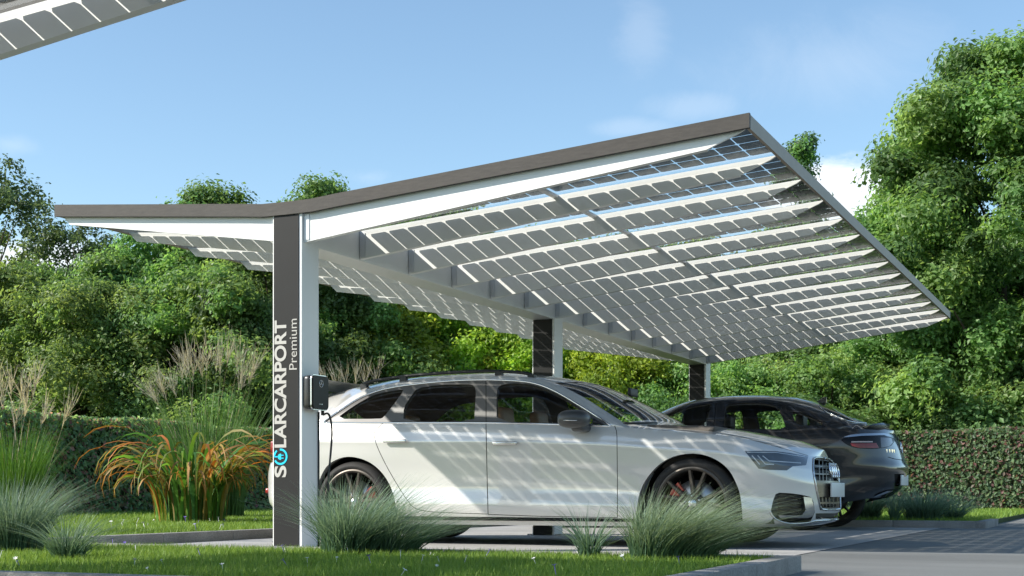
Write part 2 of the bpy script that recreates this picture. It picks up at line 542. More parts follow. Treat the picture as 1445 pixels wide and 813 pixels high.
    def cut(s, regions):
        """regions: list of (name, param polygon); returns name -> (params, tris); the rest is 'body'"""
        pts = [(float(i), float(j)) for i in range(s.NI) for j in range(s.NJ)]
        edges = []
        for name, poly in regions:
            if len(poly) < 3: continue
            b = len(pts)
            pts += [(min(max(a, 0), s.NI - 1), min(max(c, 0), s.NJ - 1)) for a, c in poly]
            edges += [(b + k, b + (k + 1) % len(poly)) for k in range(len(poly))]
        vs, es, fs, *_ = delaunay_2d_cdt([Vector(p) for p in pts], edges, [], 0, 1e-5)
        V = np.array([(v.x, v.y) for v in vs]); T = np.array([list(f) for f in fs])
        C = V[T].mean(1)
        lab = np.full(len(T), -1)
        for k, (name, poly) in enumerate(regions):
            if len(poly) < 3: continue
            m = (lab < 0) & in_poly(C[:, 0], C[:, 1], poly)
            lab[m] = k
        out = {}
        names = [n for n, _ in regions]
        for k in range(-1, len(regions)):
            nm = 'body' if k < 0 else names[k]
            t = T[lab == k]
            if len(t) == 0: continue
            if nm in out:
                t = np.concatenate([out[nm][1], t])
            out[nm] = (V, t)
        return out

    def region_mesh(s, VT, off=0.0, shift=(0, 0, 0)):
        V, T = VT
        u, inv = np.unique(T.ravel(), return_inverse=True)
        P, N = s.eval(V[u])
        P = P + N * off + np.asarray(shift)
        T = inv.reshape(-1, 3)
        # orient along the shell normals, drop slivers
        fn = np.cross(P[T[:, 1]] - P[T[:, 0]], P[T[:, 2]] - P[T[:, 0]])
        ar = np.linalg.norm(fn, axis=1)
        flip = (fn * N[T].mean(1)).sum(1) < 0
        T[flip] = T[flip][:, ::-1]
        T = T[ar > 1e-10]
        return P, N, T

    def make(s, VT, name, m, parent, off=0.0, sides='near', shift=(0, 0, 0), label=None):
        """sides: near / far / both (one mesh)"""
        P, N, T = s.region_mesh(VT, off, shift)
        if sides in ('far', 'both'):
            P2 = P.copy(); P2[:, 1] = 2 * s.ac - P2[:, 1]; N2 = N.copy(); N2[:, 1] *= -1; T2 = T[:, ::-1]
            if sides == 'far': P, N, T = P2, N2, T2
            else:
                T = np.concatenate([T, T2 + len(P)]); P = np.concatenate([P, P2]); N = np.concatenate([N, N2])
        o = np_mesh(name, P, T, m, parent, smooth=True, off=origin(parent), normals=N)
        if label: o['label'] = label
        return o


def mirror_mb(mb, ac):
    r = MB(); r.v = [(x, 2 * ac - y, z) for x, y, z in mb.v]; r.f = [f[::-1] for f in mb.f]; r.m = list(mb.m); r.s = list(mb.s)
    return r


def lip(shell, poly, depth, mb, mi=0):
    """wheel-arch lip: a strip from the opening inwards"""
    P, N = shell.eval(np.array(poly))
    n = len(P)
    vs = [tuple(p) for p in P] + [(p[0], p[1] + depth, p[2]) for p in P]
    fs = []
    for i in range(n - 1):
        if np.linalg.norm(P[i] - P[i + 1]) < 0.2:
            fs.append([i, i + 1, n + i + 1, n + i])
    mb.add(vs, fs, mi, True)


def wheel(parent, cx, cy, cz, rad, rim_r, side, width=0.245, spokes=5, double=True, rot=0.0, mats=None, cal=(140, 185)):
    """side -1: outer face looks towards -Y.  wheel (rim) > tyre, brake_disc, brake_caliper, hub_cap"""
    mr, md = mats or (M['rim'], M['rim_dark'])
    def fn(a, b, o): return (cx + a, cy + side * (o), cz + b)
    h = width / 2
    # spoked rim
    rm = MB()
    rm.lathe([(rim_r, h - .012), (rim_r + .008, h - .004), (rim_r - .006, h - .002), (rim_r - .016, h - .012), (rim_r - .022, h - .04), (rim_r - .03, -h + .03), (rim_r, -h + .01)], fn, 64, 1)
    rm.lathe([(rim_r + .008, h - .004), (rim_r - .004, h + .0), (rim_r - .016, h - .010)], fn, 64, 0)
    rm.lathe([(0, h - .035), (.052, h - .034), (.075, h - .05), (.08, h - .09)], fn, 32, 0)
    for k in range(spokes):
        a0 = rot + 2 * PI * k / spokes
        arms = (-0.24, 0.24) if double else (0,)
        for da in arms:
            ro = rim_r - .012
            p0 = Vector((math.cos(a0 + da * .35) * .05, math.sin(a0 + da * .35) * .05))
            p1 = Vector((math.cos(a0 + da) * ro, math.sin(a0 + da) * ro))
            t = (p1 - p0).normalized(); n = Vector((-t.y, t.x))
            w0, w1 = (.021, .014) if double else (.03, .034)
            vs = []
            for p, w, oo in ((p0, w0, h - .04), ((p0 + p1) / 2, (w0 + w1) / 2, h - .030), (p1, w1, h - .012)):
                for sg, dd in ((-1, -.014), (-.55, 0), (.55, 0), (1, -.014), (.8, -.05), (-.8, -.05)):
                    q = p + n * w * sg
                    vs.append(fn(q.x, q.y, oo + dd))
            fs = []
            for r in range(2):
                for c in range(6):
                    c2 = (c + 1) % 6
                    fs.append([r * 6 + c, r * 6 + c2, (r + 1) * 6 + c2, (r + 1) * 6 + c])
            rm.add(vs, fs, 0, False)
    w = rm.build('wheel', [mr, md], parent, auto=35)
    t = MB()
    pr = [(rim_r - .004, -h + .02), (rim_r + .01, -h + .006), (rad - .035, -h - .004), (rad - .008, -h + .02), (rad, -h + .05)]
    for g in (-.055, 0, .055):
        pr += [(rad, g - .008), (rad - .008, g - .006), (rad - .008, g + .006), (rad, g + .008)]
    pr += [(rad, h - .05), (rad - .008, h - .02), (rad - .02, h - .004), (rad - .036, h + .006), (rim_r + .03, h + .009), (rim_r + .012, h + .001), (rim_r + .004, h - .008)]
    t.lathe(pr, fn, 80)
    t.build('tyre', M['rubber'], w)
    d = MB(); d.lathe([(.06, .02), (.175, .02), (.178, .005), (.06, .005)], fn, 48)
    d.build('brake_disc', M['disc'], w)
    c = MB()
    arc = []
    for a in np.linspace(R(cal[0]), R(cal[1]), 9): arc.append((math.cos(a), math.sin(a)))
    vs = []
    for o in (.0, .06):
        for rr_ in (.125, .20):
            vs += [fn(ca * rr_, sa * rr_, o) for ca, sa in arc]
    n9 = 9
    fs = [list(range(n9)) + list(range(2 * n9 - 1, n9 - 1, -1)), list(range(2 * n9, 3 * n9)) + list(range(4 * n9 - 1, 3 * n9 - 1, -1))]
    for i in range(n9 - 1):
        fs += [[i, i + 1, 2 * n9 + i + 1, 2 * n9 + i], [n9 + i, n9 + i + 1, 3 * n9 + i + 1, 3 * n9 + i]]
    fs += [[0, n9, 3 * n9, 2 * n9], [n9 - 1, 2 * n9 - 1, 4 * n9 - 1, 3 * n9 - 1]]
    c.add(vs, fs)
    c.build('brake_caliper', M['caliper'], w)
    hc = MB()
    hc.lathe([(0, h - .024), (.03, h - .025), (.034, h - .031), (.034, h - .04)], fn, 24)
    for k in range(5):
        a = rot + .3 + 2 * PI * k / 5
        def fb(x, y, o, a=a): return fn(math.cos(a) * .058 + x, math.sin(a) * .058 + y, o)
        hc.lathe([(0, h - .028), (.007, h - .028), (.009, h - .038)], fb, 8)
    hc.build('hub_cap', M['satin'], w)
    return w


def seat(parent, x, y, zbase, face, m, w=0.5, head=True, low=False):
    """a car seat; face=+1 looks along +X"""
    b = MB()
    f = face
    def pr(poly, y0, y1, rr=0.045):
        bm = bmesh.new()
        vs0 = [bm.verts.new((x + f * a, y0, zbase + c)) for a, c in poly]
        vs1 = [bm.verts.new((x + f * a, y1, zbase + c)) for a, c in poly]
        bm.faces.new(vs0); bm.faces.new(vs1[::-1])
        n = len(poly)
        for i in range(n): bm.faces.new((vs0[i], vs1[i], vs1[(i + 1) % n], vs0[(i + 1) % n]))
        bmesh.ops.recalc_face_normals(bm, faces=bm.faces[:])
        bmesh.ops.bevel(bm, geom=bm.edges[:], offset=rr, segments=3, affect='EDGES', profile=.5)
        bm.verts.index_update()
        b.add([v.co.copy() for v in bm.verts], [[v.index for v in fc.verts] for fc in bm.faces], 0, True)
        bm.free()
    pr([(-.05, .02), (.48, .08), (.50, .20), (-.02, .17)], y - w / 2, y + w / 2)
    pr([(-.10, .10), (.05, .14), (-.11, .66), (-.22, .64)], y - w / 2 + .02, y + w / 2 - .02)
    if head:
        pr([(-.225, .68), (-.13, .69), (-.15, .87), (-.235, .86)], y - .135, y + .135, .035)
    return b.build('seat', m, parent)
# extend the polygon mapping with centre-line points ('c', z) of the rounded ends
def _mappoly(s, poly, step=4.0, end=-1):
    out = []; n = len(poly)
    for k in range(n):
        a = poly[k]; b = poly[(k + 1) % n]
        if a[0] == 't': out.append(s.top(a[1], a[2])); continue
        if a[0] == 'c':
            i = s.NI - 1 if end == -1 else 0
            out.append((float(i), float(np.interp(a[1], s.P[i, :s.nr + 1, 2], np.arange(s.nr + 1))))); continue
        m = 1
        if b[0] not in ('t', 'c'): m = max(1, int(math.hypot(b[0] - a[0], b[1] - a[1]) / step))
        for t in range(m):
            p = s.px(a[0] + ((b[0] - a[0]) * t / m if m > 1 else 0), a[1] + ((b[1] - a[1]) * t / m if m > 1 else 0))
            if p: out.append(p)
    return out
Shell.mappoly = _mappoly


def arch_poly(s, pts):
    pts = smooth_open(pts, 2)
    q = [p for p in (s.px(*t) for t in pts) if p]
    return [(q[0][0], -0.5)] + q + [(q[-1][0], -0.5)], q


def ellipsoid(mb, c, rx, ry, rz, n=2.5, seg=28, rings=16, mi=0, taper=0.0):
    vs = []; fs = []
    def pw(v): return math.copysign(abs(v) ** (2 / n), v)
    for i in range(rings + 1):
        th = PI * i / rings
        for k in range(seg):
            ph = 2 * PI * k / seg
            x = pw(math.sin(th)) * pw(math.cos(ph)); y = pw(math.sin(th)) * pw(math.sin(ph)); z = pw(math.cos(th))
            vs.append((c[0] + rx * x, c[1] + ry * y * (1 + taper * z), c[2] + rz * z))
    for i in range(rings):
        for k in range(seg):
            k2 = (k + 1) % seg
            fs.append([i * seg + k, (i + 1) * seg + k, (i + 1) * seg + k2, i * seg + k2])
    mb.add(vs, fs, mi, True)


def make_all(S, C, prefix, name, m, parent, off=0.0, sides=('near', 'far'), **kw):
    out = []
    for k in sorted(C):
        if k == prefix or k.startswith(prefix + '#'):
            for sd in sides: out.append(S.make(C[k], name, m, parent, off=off, sides=sd, **kw))
    return out


def arch_lips(S, parent, m, ac, polys):
    for q in polys:
        for far in (False, True):
            mb = MB(); lip(S, q, .05, mb)
            if far: mb = mirror_mb(mb, ac)
            mb.build('arch_lip', m, parent)


def wheel_well(parent, x, ac, W, rad, z, zt):
    for sg in (-1, 1):
        b = MB()
        yo = ac + sg * (W - .12); yi = ac + sg * (W - .36)
        n = 24; vs = []
        for k in range(n + 1):
            a = PI * k / n
            px_, pz_ = x + math.cos(a) * rad, z + math.sin(a) * min(rad, zt - z)
            vs += [(px_, yo, pz_), (px_, yi, pz_)]
        fs = [[2 * k, 2 * k + 1, 2 * k + 3, 2 * k + 2] for k in range(n)]
        b.add(vs, fs, 0, True)
        b.add([vs[2 * k + 1] for k in range(n + 1)] + [(x, yi, z - .1)], [list(range(n + 1)) + [n + 1]], 0)
        b.build('wheel_arch_liner', M['gap'], parent)


def torus_ring(mb, c, rr, r, u, v, seg=28, mi=0):
    pts = [Vector(c) + u * (math.cos(2 * PI * k / seg) * rr) + v * (math.sin(2 * PI * k / seg) * rr) for k in range(seg + 1)]
    mb.tube(pts, r, 6, mi, cap=False)


# ================================================================== white estate car
def white_estate():
    ac = 11.23
    belt = pxcurve([(372, 600, 10.5), (455, 597), (541, 596.7), (685, 596.3), (760, 597.8), (832, 600), (867, 602), (920, 606.5), (1000, 612.5), (1045, 618.5), (1094, 631, 10.5), (1140, 643.3, 10.7), (1168, 648, 11.1)], 10.35)
    x_r = on_a(380, 690, 10.5).x
    zb = pchip([-7.2, -6.6, -5.2, -3.6, -2.55, -2.3, -2.0], [.25, .2, .165, .165, .165, .168, .18])
    W = pchip([-7.1, -6.3, -5.2, -3.6, -2.6, -2.0], [.91, .935, .935, .935, .935, .92])
    prof = pchip([0, .06, .12, .2, .235, .36, .5, .65, .785, .814, .845, .92, 1.0], [.925, .955, .975, .985, .982, .968, .972, .984, .996, 1.0, .992, .975, .945])
    xf = pchip([0, .06, .2, .35, .6, .8, .92, 1], [-2.28, -2.16, -2.145, -2.135, -2.135, -2.16, -2.19, -2.235])
    xr = pchip([0, .15, .4, .58, .62, .8, 1], [-6.90, -7.04, -7.06, -7.03, -6.97, -6.93, -6.88])
    roof = [(476, 553), (499, 546), (520, 541.5), (544, 537.5), (584, 532), (640, 527.3), (689, 525.7), (729, 526), (750, 527.5), (780, 530.6), (804, 534.7), (830.4, 540),
            (852.5, 548), (872.5, 557.5), (892.6, 567.5), (912.6, 578), (928.7, 587), (941, 595.8), (950, 598.6), (970.6, 599.6), (1000.8, 602.4), (1046, 606.8), (1074, 612.3), (1102, 617.9),
            (1122, 621.4), (1133, 625.5), (1149.7, 632.2), (1160.7, 636.6), (1172, 645)]
    q = [on_a(u, v, 11.0) for u, v in roof]
    xs = [p.x for p in q]; zz = [p.z for p in q]
    xs = [-7.0, -6.9, -6.75, -6.66] + xs; zz = [.97, 1.0, 1.22, 1.33] + zz
    zc = pchip(xs, zz)
    cant = [(462, 584), (482, 569), (508, 554), (534, 546), (580, 539), (620, 534.8), (680, 532), (740, 533), (770, 539.5), (795, 550), (820, 563), (850, 581), (872, 597), (884, 604.5)]
    cy = [.80, .76, .74, .72, .71, .70, .69, .69, .70, .715, .74, .785, .84, .87]
    cq = [on_a(u, v, ac - y) for (u, v), y in zip(cant, cy)]
    zr = pchip([-7.0, -6.85] + [p.x for p in cq] + [cq[-1].x + .1, -1.9], [.9, .97] + [p.z for p in cq] + [.8, .3])
    yr = pchip([-7.0] + [p.x for p in cq] + [-1.9], [.82] + cy + [.88])
    whr = on_a(497, 709, 10.31); whf = on_a(975.5, 709, 10.31)

    def bulge(xx, r):
        g = np.exp(-((xx - whf.x) / .42) ** 2) + .9 * np.exp(-((xx - whr.x) / .42) ** 2)
        return .018 * g * np.exp(-((r - .62) / .25) ** 2)
    S = Shell(ac, W, zb, belt, prof, xr, xf, .55, .95, 3.0, 2.5, zc, zr, yr, q=2.4, nt=200, nr=48, nw=30, bulge=bulge)

    root = empty('estate_car', (-4.6, ac, 0), 'white estate car plugged in beside the front post, roof shadow striping its doors', 'car')

    # ---- traced outlines (photograph pixels)
    ra, ra0 = arch_poly(S, [(445, 742), (444, 715), (447, 690), (454, 668), (464, 654), (480, 646), (494, 644), (512, 647.6), (528, 656), (542, 670), (552.3, 688), (558.3, 710), (559.9, 738)])
    fa, fa0 = arch_poly(S, [(896, 742), (899, 715), (902, 696), (910, 678), (926, 658), (946, 645), (970, 639.5), (992, 641), (1012.4, 649), (1028.4, 662), (1038.4, 680), (1045.5, 700), (1048, 735)])
    quarter = smooth_closed([(473, 591.2), (500, 572), (524, 558.5), (546.3, 552.4), (568, 549.6), (569, 552), (554.3, 572), (541, 589), (536, 591)], 1)
    rdoor_g = smooth_closed([(569.2, 594.6), (569.6, 575), (578.4, 561), (588.4, 547.5), (620.5, 543), (660, 542), (669, 544), (671.6, 553), (670, 576), (669.2, 594.8)], 1)
    fdoor_g = smooth_closed([(700.6, 595.3), (700.6, 560), (702, 547), (709, 542.3), (730, 540.6), (752, 543), (776, 551), (800, 563), (820.4, 577), (836, 589), (836, 598.8), (790, 597)], 1)
    tri = [(836.5, 598.9), (836.5, 589.5), (846, 595), (858, 600.2)]
    dlo = [(456, 595.2), (470, 586), (482, 578), (508, 561.5), (534.3, 551.4), (557, 546.6), (580.4, 543.2), (620.5, 539.2), (650, 537.4), (680.7, 536.6), (700, 536.8), (740, 538.7), (764, 544), (788.3, 555), (816.4, 572), (840.5, 587), (861, 600.6), (832, 599.4), (760, 597.4), (685, 595.9), (541, 596.1)]
    scr_x0 = on_a(784, 540, 10.6).x
    pillar_in = [(783, 540.3), (800, 548.2), (820.4, 558.6), (836, 568), (850.5, 577.6), (866, 587.4), (880, 596.6)]
    cowl_x = on_a(941, 596, 11.0).x
    pm = [S.px(*p) for p in smooth_open(pillar_in, 1)]
    pm = [p for p in pm if p]
    base_x = S.eval([pm[-1]])[0][0][0]
    scr = pm + [S.top(base_x + (cowl_x - base_x) * f, w) for f, w in ((.35, .62), (.62, .72), (.85, .84), (1.0, 1.0))] + [S.top(scr_x0 + .12, 1.0), S.top(scr_x0 + .07, .8)]
    scr = [(i, min(j, S.NJ - 1)) for i, j in scr]
    rear_scr = [S.top(-6.96, .06), S.top(-6.96, 1.0), S.top(-6.67, 1.0), S.top(-6.67, .55), S.top(-6.74, .22), S.top(-6.84, .08)]
    fdoor = [(686.8, 536), (686.9, 600), (688.3, 680), (689.3, 725.6), (760, 728.2), (870.2, 730), (870.6, 680), (870.2, 615), (868, 602), (858, 600.5), (838, 585), (816.4, 571.5), (788.3, 554.5), (764, 543.5), (740, 538.2)]
    rdoor = [(541.8, 597), (534, 604), (529, 609), (528.4, 615.3), (533, 631), (545, 656), (561, 684), (579, 711.4), (589, 718.4), (611, 722.2), (687.5, 724.8), (686, 680), (684.6, 600), (684.4, 536.4), (650, 537), (620.5, 538.9), (588, 542.2), (572, 555), (556, 577)]
    gaps = [strip([(685.6, 537), (685.8, 600), (687.5, 680), (688.8, 726)], 1.1),
            strip(smooth_open([(541.3, 597), (533, 604), (528.2, 609), (527.6, 615.3), (532.3, 631), (544.3, 656), (560.3, 684), (578.4, 712), (588.4, 719.2), (610.5, 722.9), (688, 725.5)], 1), .9),
            strip([(688.5, 726), (760, 728.6), (871, 730.6)], .9),
            strip([(867.4, 601), (869.8, 608), (870.6, 616), (871.2, 680), (871.2, 731)], 1.0),
            strip([(935, 600.3), (970, 604.6), (1010, 609.5), (1050, 617.5), (1094, 629.5), (1140, 643.0)], .6)]
    flap = smooth_closed([(476, 608.5), (511.5, 608.5), (508, 620.8), (475, 620.8)], 2)
    cx = 0.5 * (flap[0][0] + flap[len(flap) // 2][0])
    flap_gap = strip(flap + [flap[0]], .5)
    head = [(1050.8, 636.8), (1072, 636.2), (1094.3, 636.8), (1118, 639.8), (1140.6, 644.0), (1137.5, 656.5), (1118.7, 658.2), (1110.4, 664.0), (1085, 663.3), (1070.5, 661.4), (1060, 648)]
    strips_l = [strip([(1061, 643), (1072, 655.5)], 1.3), strip([(1069, 643), (1080, 655), (1092, 655.5)], 1.3), strip([(1076, 643.4), (1085, 650.5), (1130, 653.6)], 1.3),
                strip([(1054, 638.3), (1094, 638.6), (1136, 645.2)], 1.0)]
    bowl = [(1073, 660.6), (1090, 654), (1104, 657), (1117, 657.6), (1110, 663.2), (1086, 662.6)]
    intake = smooth_closed([(1095.4, 695), (1118, 696.3), (1132, 698.4), (1146.3, 702.1), (1150.2, 721), (1147.5, 728.7), (1143, 737), (1112, 738.7), (1097.6, 734.3), (1087.1, 724.8), (1090.4, 707.7)], 1)
    mesh_in = smooth_closed([(1098, 696.8), (1131.5, 700.2), (1135.6, 719.9), (1129.7, 726.3), (1098, 726.3)], 1)
    blade = [(1133.4, 701), (1144.6, 702.4), (1149.3, 720.5), (1146, 728.6), (1140, 730.9), (1101, 730.8), (1098, 727.2), (1130.5, 727.2), (1136.4, 720)]
    edge_l = strip(smooth_open([(1087.5, 725.5), (1097.6, 734.8), (1112, 739.2), (1142.6, 737.6), (1147, 735.4)], 1), 1.2)
    grille = [(1148.2, 646.2), ('c', .688), ('c', .292), (1158.6, 719.2), (1154, 700), (1150.4, 681), (1147.6, 663)]
    frame_g = strip([(1148.0, 646.4), (1147.4, 663), (1150.2, 681), (1154, 700), (1158.2, 719.4)], 2.6)
    top_g = [(1147.6, 645.2), ('c', .694), ('c', .68), (1150, 647.2)]
    bot_g = [(1157, 716.6), ('c', .308), ('c', .29), (1158, 720)]
    bars = [[(1150, 655.6), ('c', .638), ('c', .622), (1150, 657.6)], [(1150, 667.0), ('c', .578), ('c', .566), (1150, 668.6)],
            [(1152, 677.6), ('c', .517), ('c', .388), (1155.4, 701.4)], [(1156, 708.4), ('c', .352), ('c', .334), (1156.6, 711.4)]]
    bars += [strip([(1157 + k * 5, 648), (1158 + k * 5, 678)], .9) for k in range(4)] + [strip([(1162 + k * 5, 702), (1163 + k * 5, 718)], 1.0) for k in range(4)]
    slot = [(1151, 724.6), ('c', .262), ('c', .222), (1151, 732.2)]
    lipline = strip([(1148, 735.5), (1165, 735), (1180, 734)], 1.0)

    mp = S.mappoly
    regs = [('arch_hole', ra), ('arch_hole', fa), ('quarter_glass', mp(quarter)), ('rear_window', mp(rdoor_g)), ('front_window', mp(fdoor_g)), ('mirror_sail', mp(tri)),
            ('windscreen', scr), ('tailgate_glass', rear_scr)]
    for k, st in enumerate(strips_l): regs.append(('lamp_strip#%d' % k, mp(st)))
    regs += [('lamp_bowl', mp(bowl)), ('headlight', mp(head)), ('intake_mesh', mp(mesh_in)), ('intake_blade', mp(blade)), ('intake', mp(intake))]
    for k, b in enumerate(bars + [frame_g, top_g, bot_g]): regs.append(('grille_bar#%d' % k, mp(b)))
    regs += [('grille', mp(grille)), ('lower_slot', mp(slot))]
    for k, g in enumerate(gaps + [flap_gap]): regs.append(('panel_gap#%d' % k, mp(g, 2.0)))
    regs += [('pillars', [p for p in mp(dlo)])]
    regs += [('front_door', mp(fdoor)), ('rear_door', mp(rdoor))]
    C = S.cut(regs)
    body = S.make(C['body'], 'body', M['white_paint'], root, sides='both')
    # arch lips and inner lining
    arch_lips(S, root, M['white_paint'], ac, (ra0, fa0))
    lin = [C[k][1] for k in C if k.split('#')[0] in ('body', 'front_door', 'rear_door', 'pillars', 'panel_gap')]
    V = C['body'][0]; T = np.concatenate(lin)
    T = T[V[T].mean(1)[:, 1] > S.nr * .55]
    S.make((V, T), 'lining', M['lining'], root, off=-.035, sides='both')
    make_all(S, C, 'panel_gap', 'panel_gap', M['gap'], root, -.006)
    S.make(C['windscreen'], 'windscreen', M['screen_glass'], root, off=-.004, sides='both')
    if 'tailgate_glass' in C: S.make(C['tailgate_glass'], 'tailgate_glass', M['car_glass'], root, off=-.004, sides='both')
    S.make(C['grille'], 'grille', M['grille_dark'], root, off=-.05, sides='both')
    make_all(S, C, 'grille_bar', 'grille_bar', M['grille_frame'], root, -.008)
    S.make(C['lower_slot'], 'lower_grille', M['grille_dark'], root, off=-.03, sides='both')
    for sd in ('near', 'far'):
        for dn, wn in (('front_door', 'front_window'), ('rear_door', 'rear_window')):
            d = S.make(C[dn], 'door', M['white_paint'], root, sides=sd)
            S.make(C[wn], 'window', M['car_glass'], d, off=-.006, sides=sd)
            # handle
            hu, hv = ((714, 626.5) if dn == 'front_door' else (559, 623.5))
            p = S.hit(hu, hv)
            hb = MB(); hb.rbox(p.x - .105, p.x + .105, p.y - .034, p.y - .012, p.z - .008, p.z + .018, .009, 3)
            hb.box(p.x - .085, p.x - .065, p.y - .02, p.y + .01, p.z - .004, p.z + .012); hb.box(p.x + .065, p.x + .085, p.y - .02, p.y + .01, p.z - .004, p.z + .012)
            if sd == 'far': hb = mirror_mb(hb, ac)
            hb.build('handle', M['satin'], d)
            if dn == 'front_door':
                S.make(C['mirror_sail'], 'mirror_sail', M['trim'], d, off=0.0, sides=sd)
        S.make(C['quarter_glass'], 'quarter_glass', M['car_glass'], root, off=-.006, sides=sd)
        S.make(C['pillars'], 'pillar_trim', M['pillar'], root, off=-.002, sides=sd)
        h = S.make(C['headlight'], 'headlight', M['lamp_lens'], root, off=.001, sides=sd)
        make_all(S, C, 'lamp_strip', 'light_strip', M['lamp_strip'], h, .002, (sd,))
        S.make(C['lamp_bowl'], 'lamp_bowl', M['lamp_bowl'], h, off=.001, sides=sd)
        it = S.make(C['intake'], 'air_intake', M['grille_dark'], root, off=-.03, sides=sd)
        S.make(C['intake_mesh'], 'intake_mesh', M['mesh_dark'], it, off=-.035, sides=sd)
        S.make(C['intake_blade'], 'intake_blade', M['satin'], it, off=.004, sides=sd)
        ed = MB()
        pts = [S.hit(u, v) for u, v in smooth_open([(1087.2, 722), (1090, 728.5), (1097.6, 734.8), (1112, 739.0), (1130, 738.6), (1142.6, 737.4), (1148, 735), (1165, 734.4), (1180, 733.4)], 2)]
        ed.tube([p + Vector((0, -.002, 0)) for p in pts if p], .007, 6)
        if sd == 'far': ed = mirror_mb(ed, ac)
        ed.build('intake_edge', M['satin'], it)
        gs = MB()
        ctop = [tuple(S.eval([mp([('c', zz_)])[0]])[0][0]) for zz_ in (.69, .292)]
        pts = [Vector(ctop[0])] + [p for p in (S.hit(u, v) for u, v in smooth_open([(1160, 645.6), (1148.0, 645.8), (1147.2, 654), (1147.4, 663), (1150.2, 681), (1154, 700), (1157.6, 718.4), (1165, 719.4)], 1)) if p] + [Vector(ctop[1])]
        gs.tube(pts, .009, 6)
        if sd == 'far': gs = mirror_mb(gs, ac)
        gs.build('grille_surround', M['satin'], root)
        # louvres of the intake
        for k in range(6):
            lv = MB()
            pts = [S.hit(u, v) for u, v in [(1100, 701 + k * 4.6), (1108, 702 + k * 4.6), (1115, 700.6 + k * 4.6), (1122, 702.6 + k * 4.6), (1132, 702 + k * 4.4)]]
            pts = [p + Vector((-.012, .02, 0)) for p in pts if p]
            if len(pts) < 3: continue
            lv.tube(pts, .0055, 6)
            if sd == 'far': lv = mirror_mb(lv, ac)
            lv.build('intake_louvre', M['mesh_dark'], it)
        # chrome line round the side glass
        tb = MB()
        pts = [S.hit(u, v) for u, v in smooth_open([(456, 595.6), (470, 586.2), (482, 578), (508, 561), (534.3, 551), (557, 546.2), (580.4, 542.8), (620.5, 538.6), (650, 536.8), (680.7, 536), (700, 536.2), (740, 538), (764, 543.3), (788.3, 554.3), (816.4, 571.3), (840.5, 586.3), (862, 600.6)], 2)]
        tb.tube([p + Vector((0, -.004, .0)) for p in pts if p], .007, 6)
        pts = [S.hit(u, v) for u, v in smooth_open([(457, 596.3), (541, 596.9), (685, 596.6), (760, 598.2), (832, 600.4), (862, 601.6)], 2)]
        tb.tube([p + Vector((0, -.004, 0)) for p in pts if p], .0065, 6)
        if sd == 'far': tb = mirror_mb(tb, ac)
        tb.build('window_chrome', M['chrome'], root)
        # roof rail
        rl = MB()
        pts = [on_a(u, v, 10.62) for u, v in smooth_open([(513, 542.0), (522, 538.5), (544, 534.6), (584, 529.4), (640, 525.2), (688.7, 523.6), (729, 525), (745, 527), (751, 529.5)], 2)]
        rl.tube(pts, [.004] + [.014] * (len(pts) - 2) + [.004], 8)
        for f in (.03, .36, .68, .97):
            p = pts[int(f * (len(pts) - 1))]
            rl.box(p.x - .03, p.x + .03, p.y - .012, p.y + .03, p.z - .05, p.z)
        if sd == 'far': rl = mirror_mb(rl, ac)
        rl.build('roof_rail', M['seal'], root)
        # door mirror
        mm = MB(); c = on_a(810, 591.5, 10.19)
        ellipsoid(mm, (c.x, c.y, c.z), .125, .11, .072, 2.6)
        s0 = on_a(820, 604, 10.27)
        ellipsoid(mm, (s0.x, s0.y, s0.z), .062, .11, .035, 2.8)
        if sd == 'far': mm = mirror_mb(mm, ac)
        mr = mm.build('door_mirror', mat('mirror_shell', (.05, .05, .05), .42, coat=.2, var=.05), root)
        ms = MB(); a_ = on_a(795, 593, 10.07); b_ = on_a(814, 593.4, 10.075)
        ms.tube([a_, (a_ + b_) / 2 + Vector((0, -.006, 0)), b_], .004, 6)
        if sd == 'far': ms = mirror_mb(ms, ac)
        ms.build('indicator_strip', M['satin'], mr)
    # cowl, wipers
    cw = MB()
    pts = [S.hit(u, v) for u, v in [(880, 597.2), (884, 598.3), (890, 598.6), (900, 598.6), (915, 598.2), (926, 597.8)]]
    pts = [p + Vector((0, 0, .004)) for p in pts if p]
    if len(pts) > 2: cw.tube(pts, .012, 6); m2 = mirror_mb(cw, ac); cw.add(m2.v, m2.f, 0, True)
    cw.build('cowl_strip', M['seal'], root)
    # plate, emblem
    pz = .445; px_ = float(np.interp(pz, S.P[-1, :S.nr, 2], S.P[-1, :S.nr, 0]))
    pl = MB(); pl.rbox(px_ + .002, px_ + .016, ac - .26, ac + .26, pz - .056, pz + .056, .004, 2)
    pl.build('number_plate', M['plate'], root)
    em = MB(); ez = .597; ex = float(np.interp(ez, S.P[-1, :S.nr, 2], S.P[-1, :S.nr, 0])) + .012
    for k in range(4): torus_ring(em, (ex, ac + (k - 1.5) * .078, ez), .053, .0085, Vector((0, 1, 0)), Vector((-.2, 0, .98)))
    em.build('four_ring_emblem', M['chrome'], root)
    # underside, wells, wheels
    ub = MB(); ub.box(-6.7, -2.45, ac - .78, ac + .78, .19, .24); ub.box(-5.5, -3.45, ac - .9, ac + .9, .2, .235)
    ub.build('underbody', M['gap'], root)
    for w in (whr, whf):
        wheel_well(root, w.x, ac, .93, .40, .343, .80)
    for w, rot, cal in ((whr, .34, (0, 42)), (whf, .15, (128, 168))):
        wheel(root, w.x, ac - .80, .343, .343, .268, -1, rot=rot, cal=cal)
        wheel(root, w.x, ac + .80, .343, .343, .268, 1, rot=rot, cal=cal)
    # tail lamp and rear details on the visible corner
    p = on_a(378, 692, 10.5)
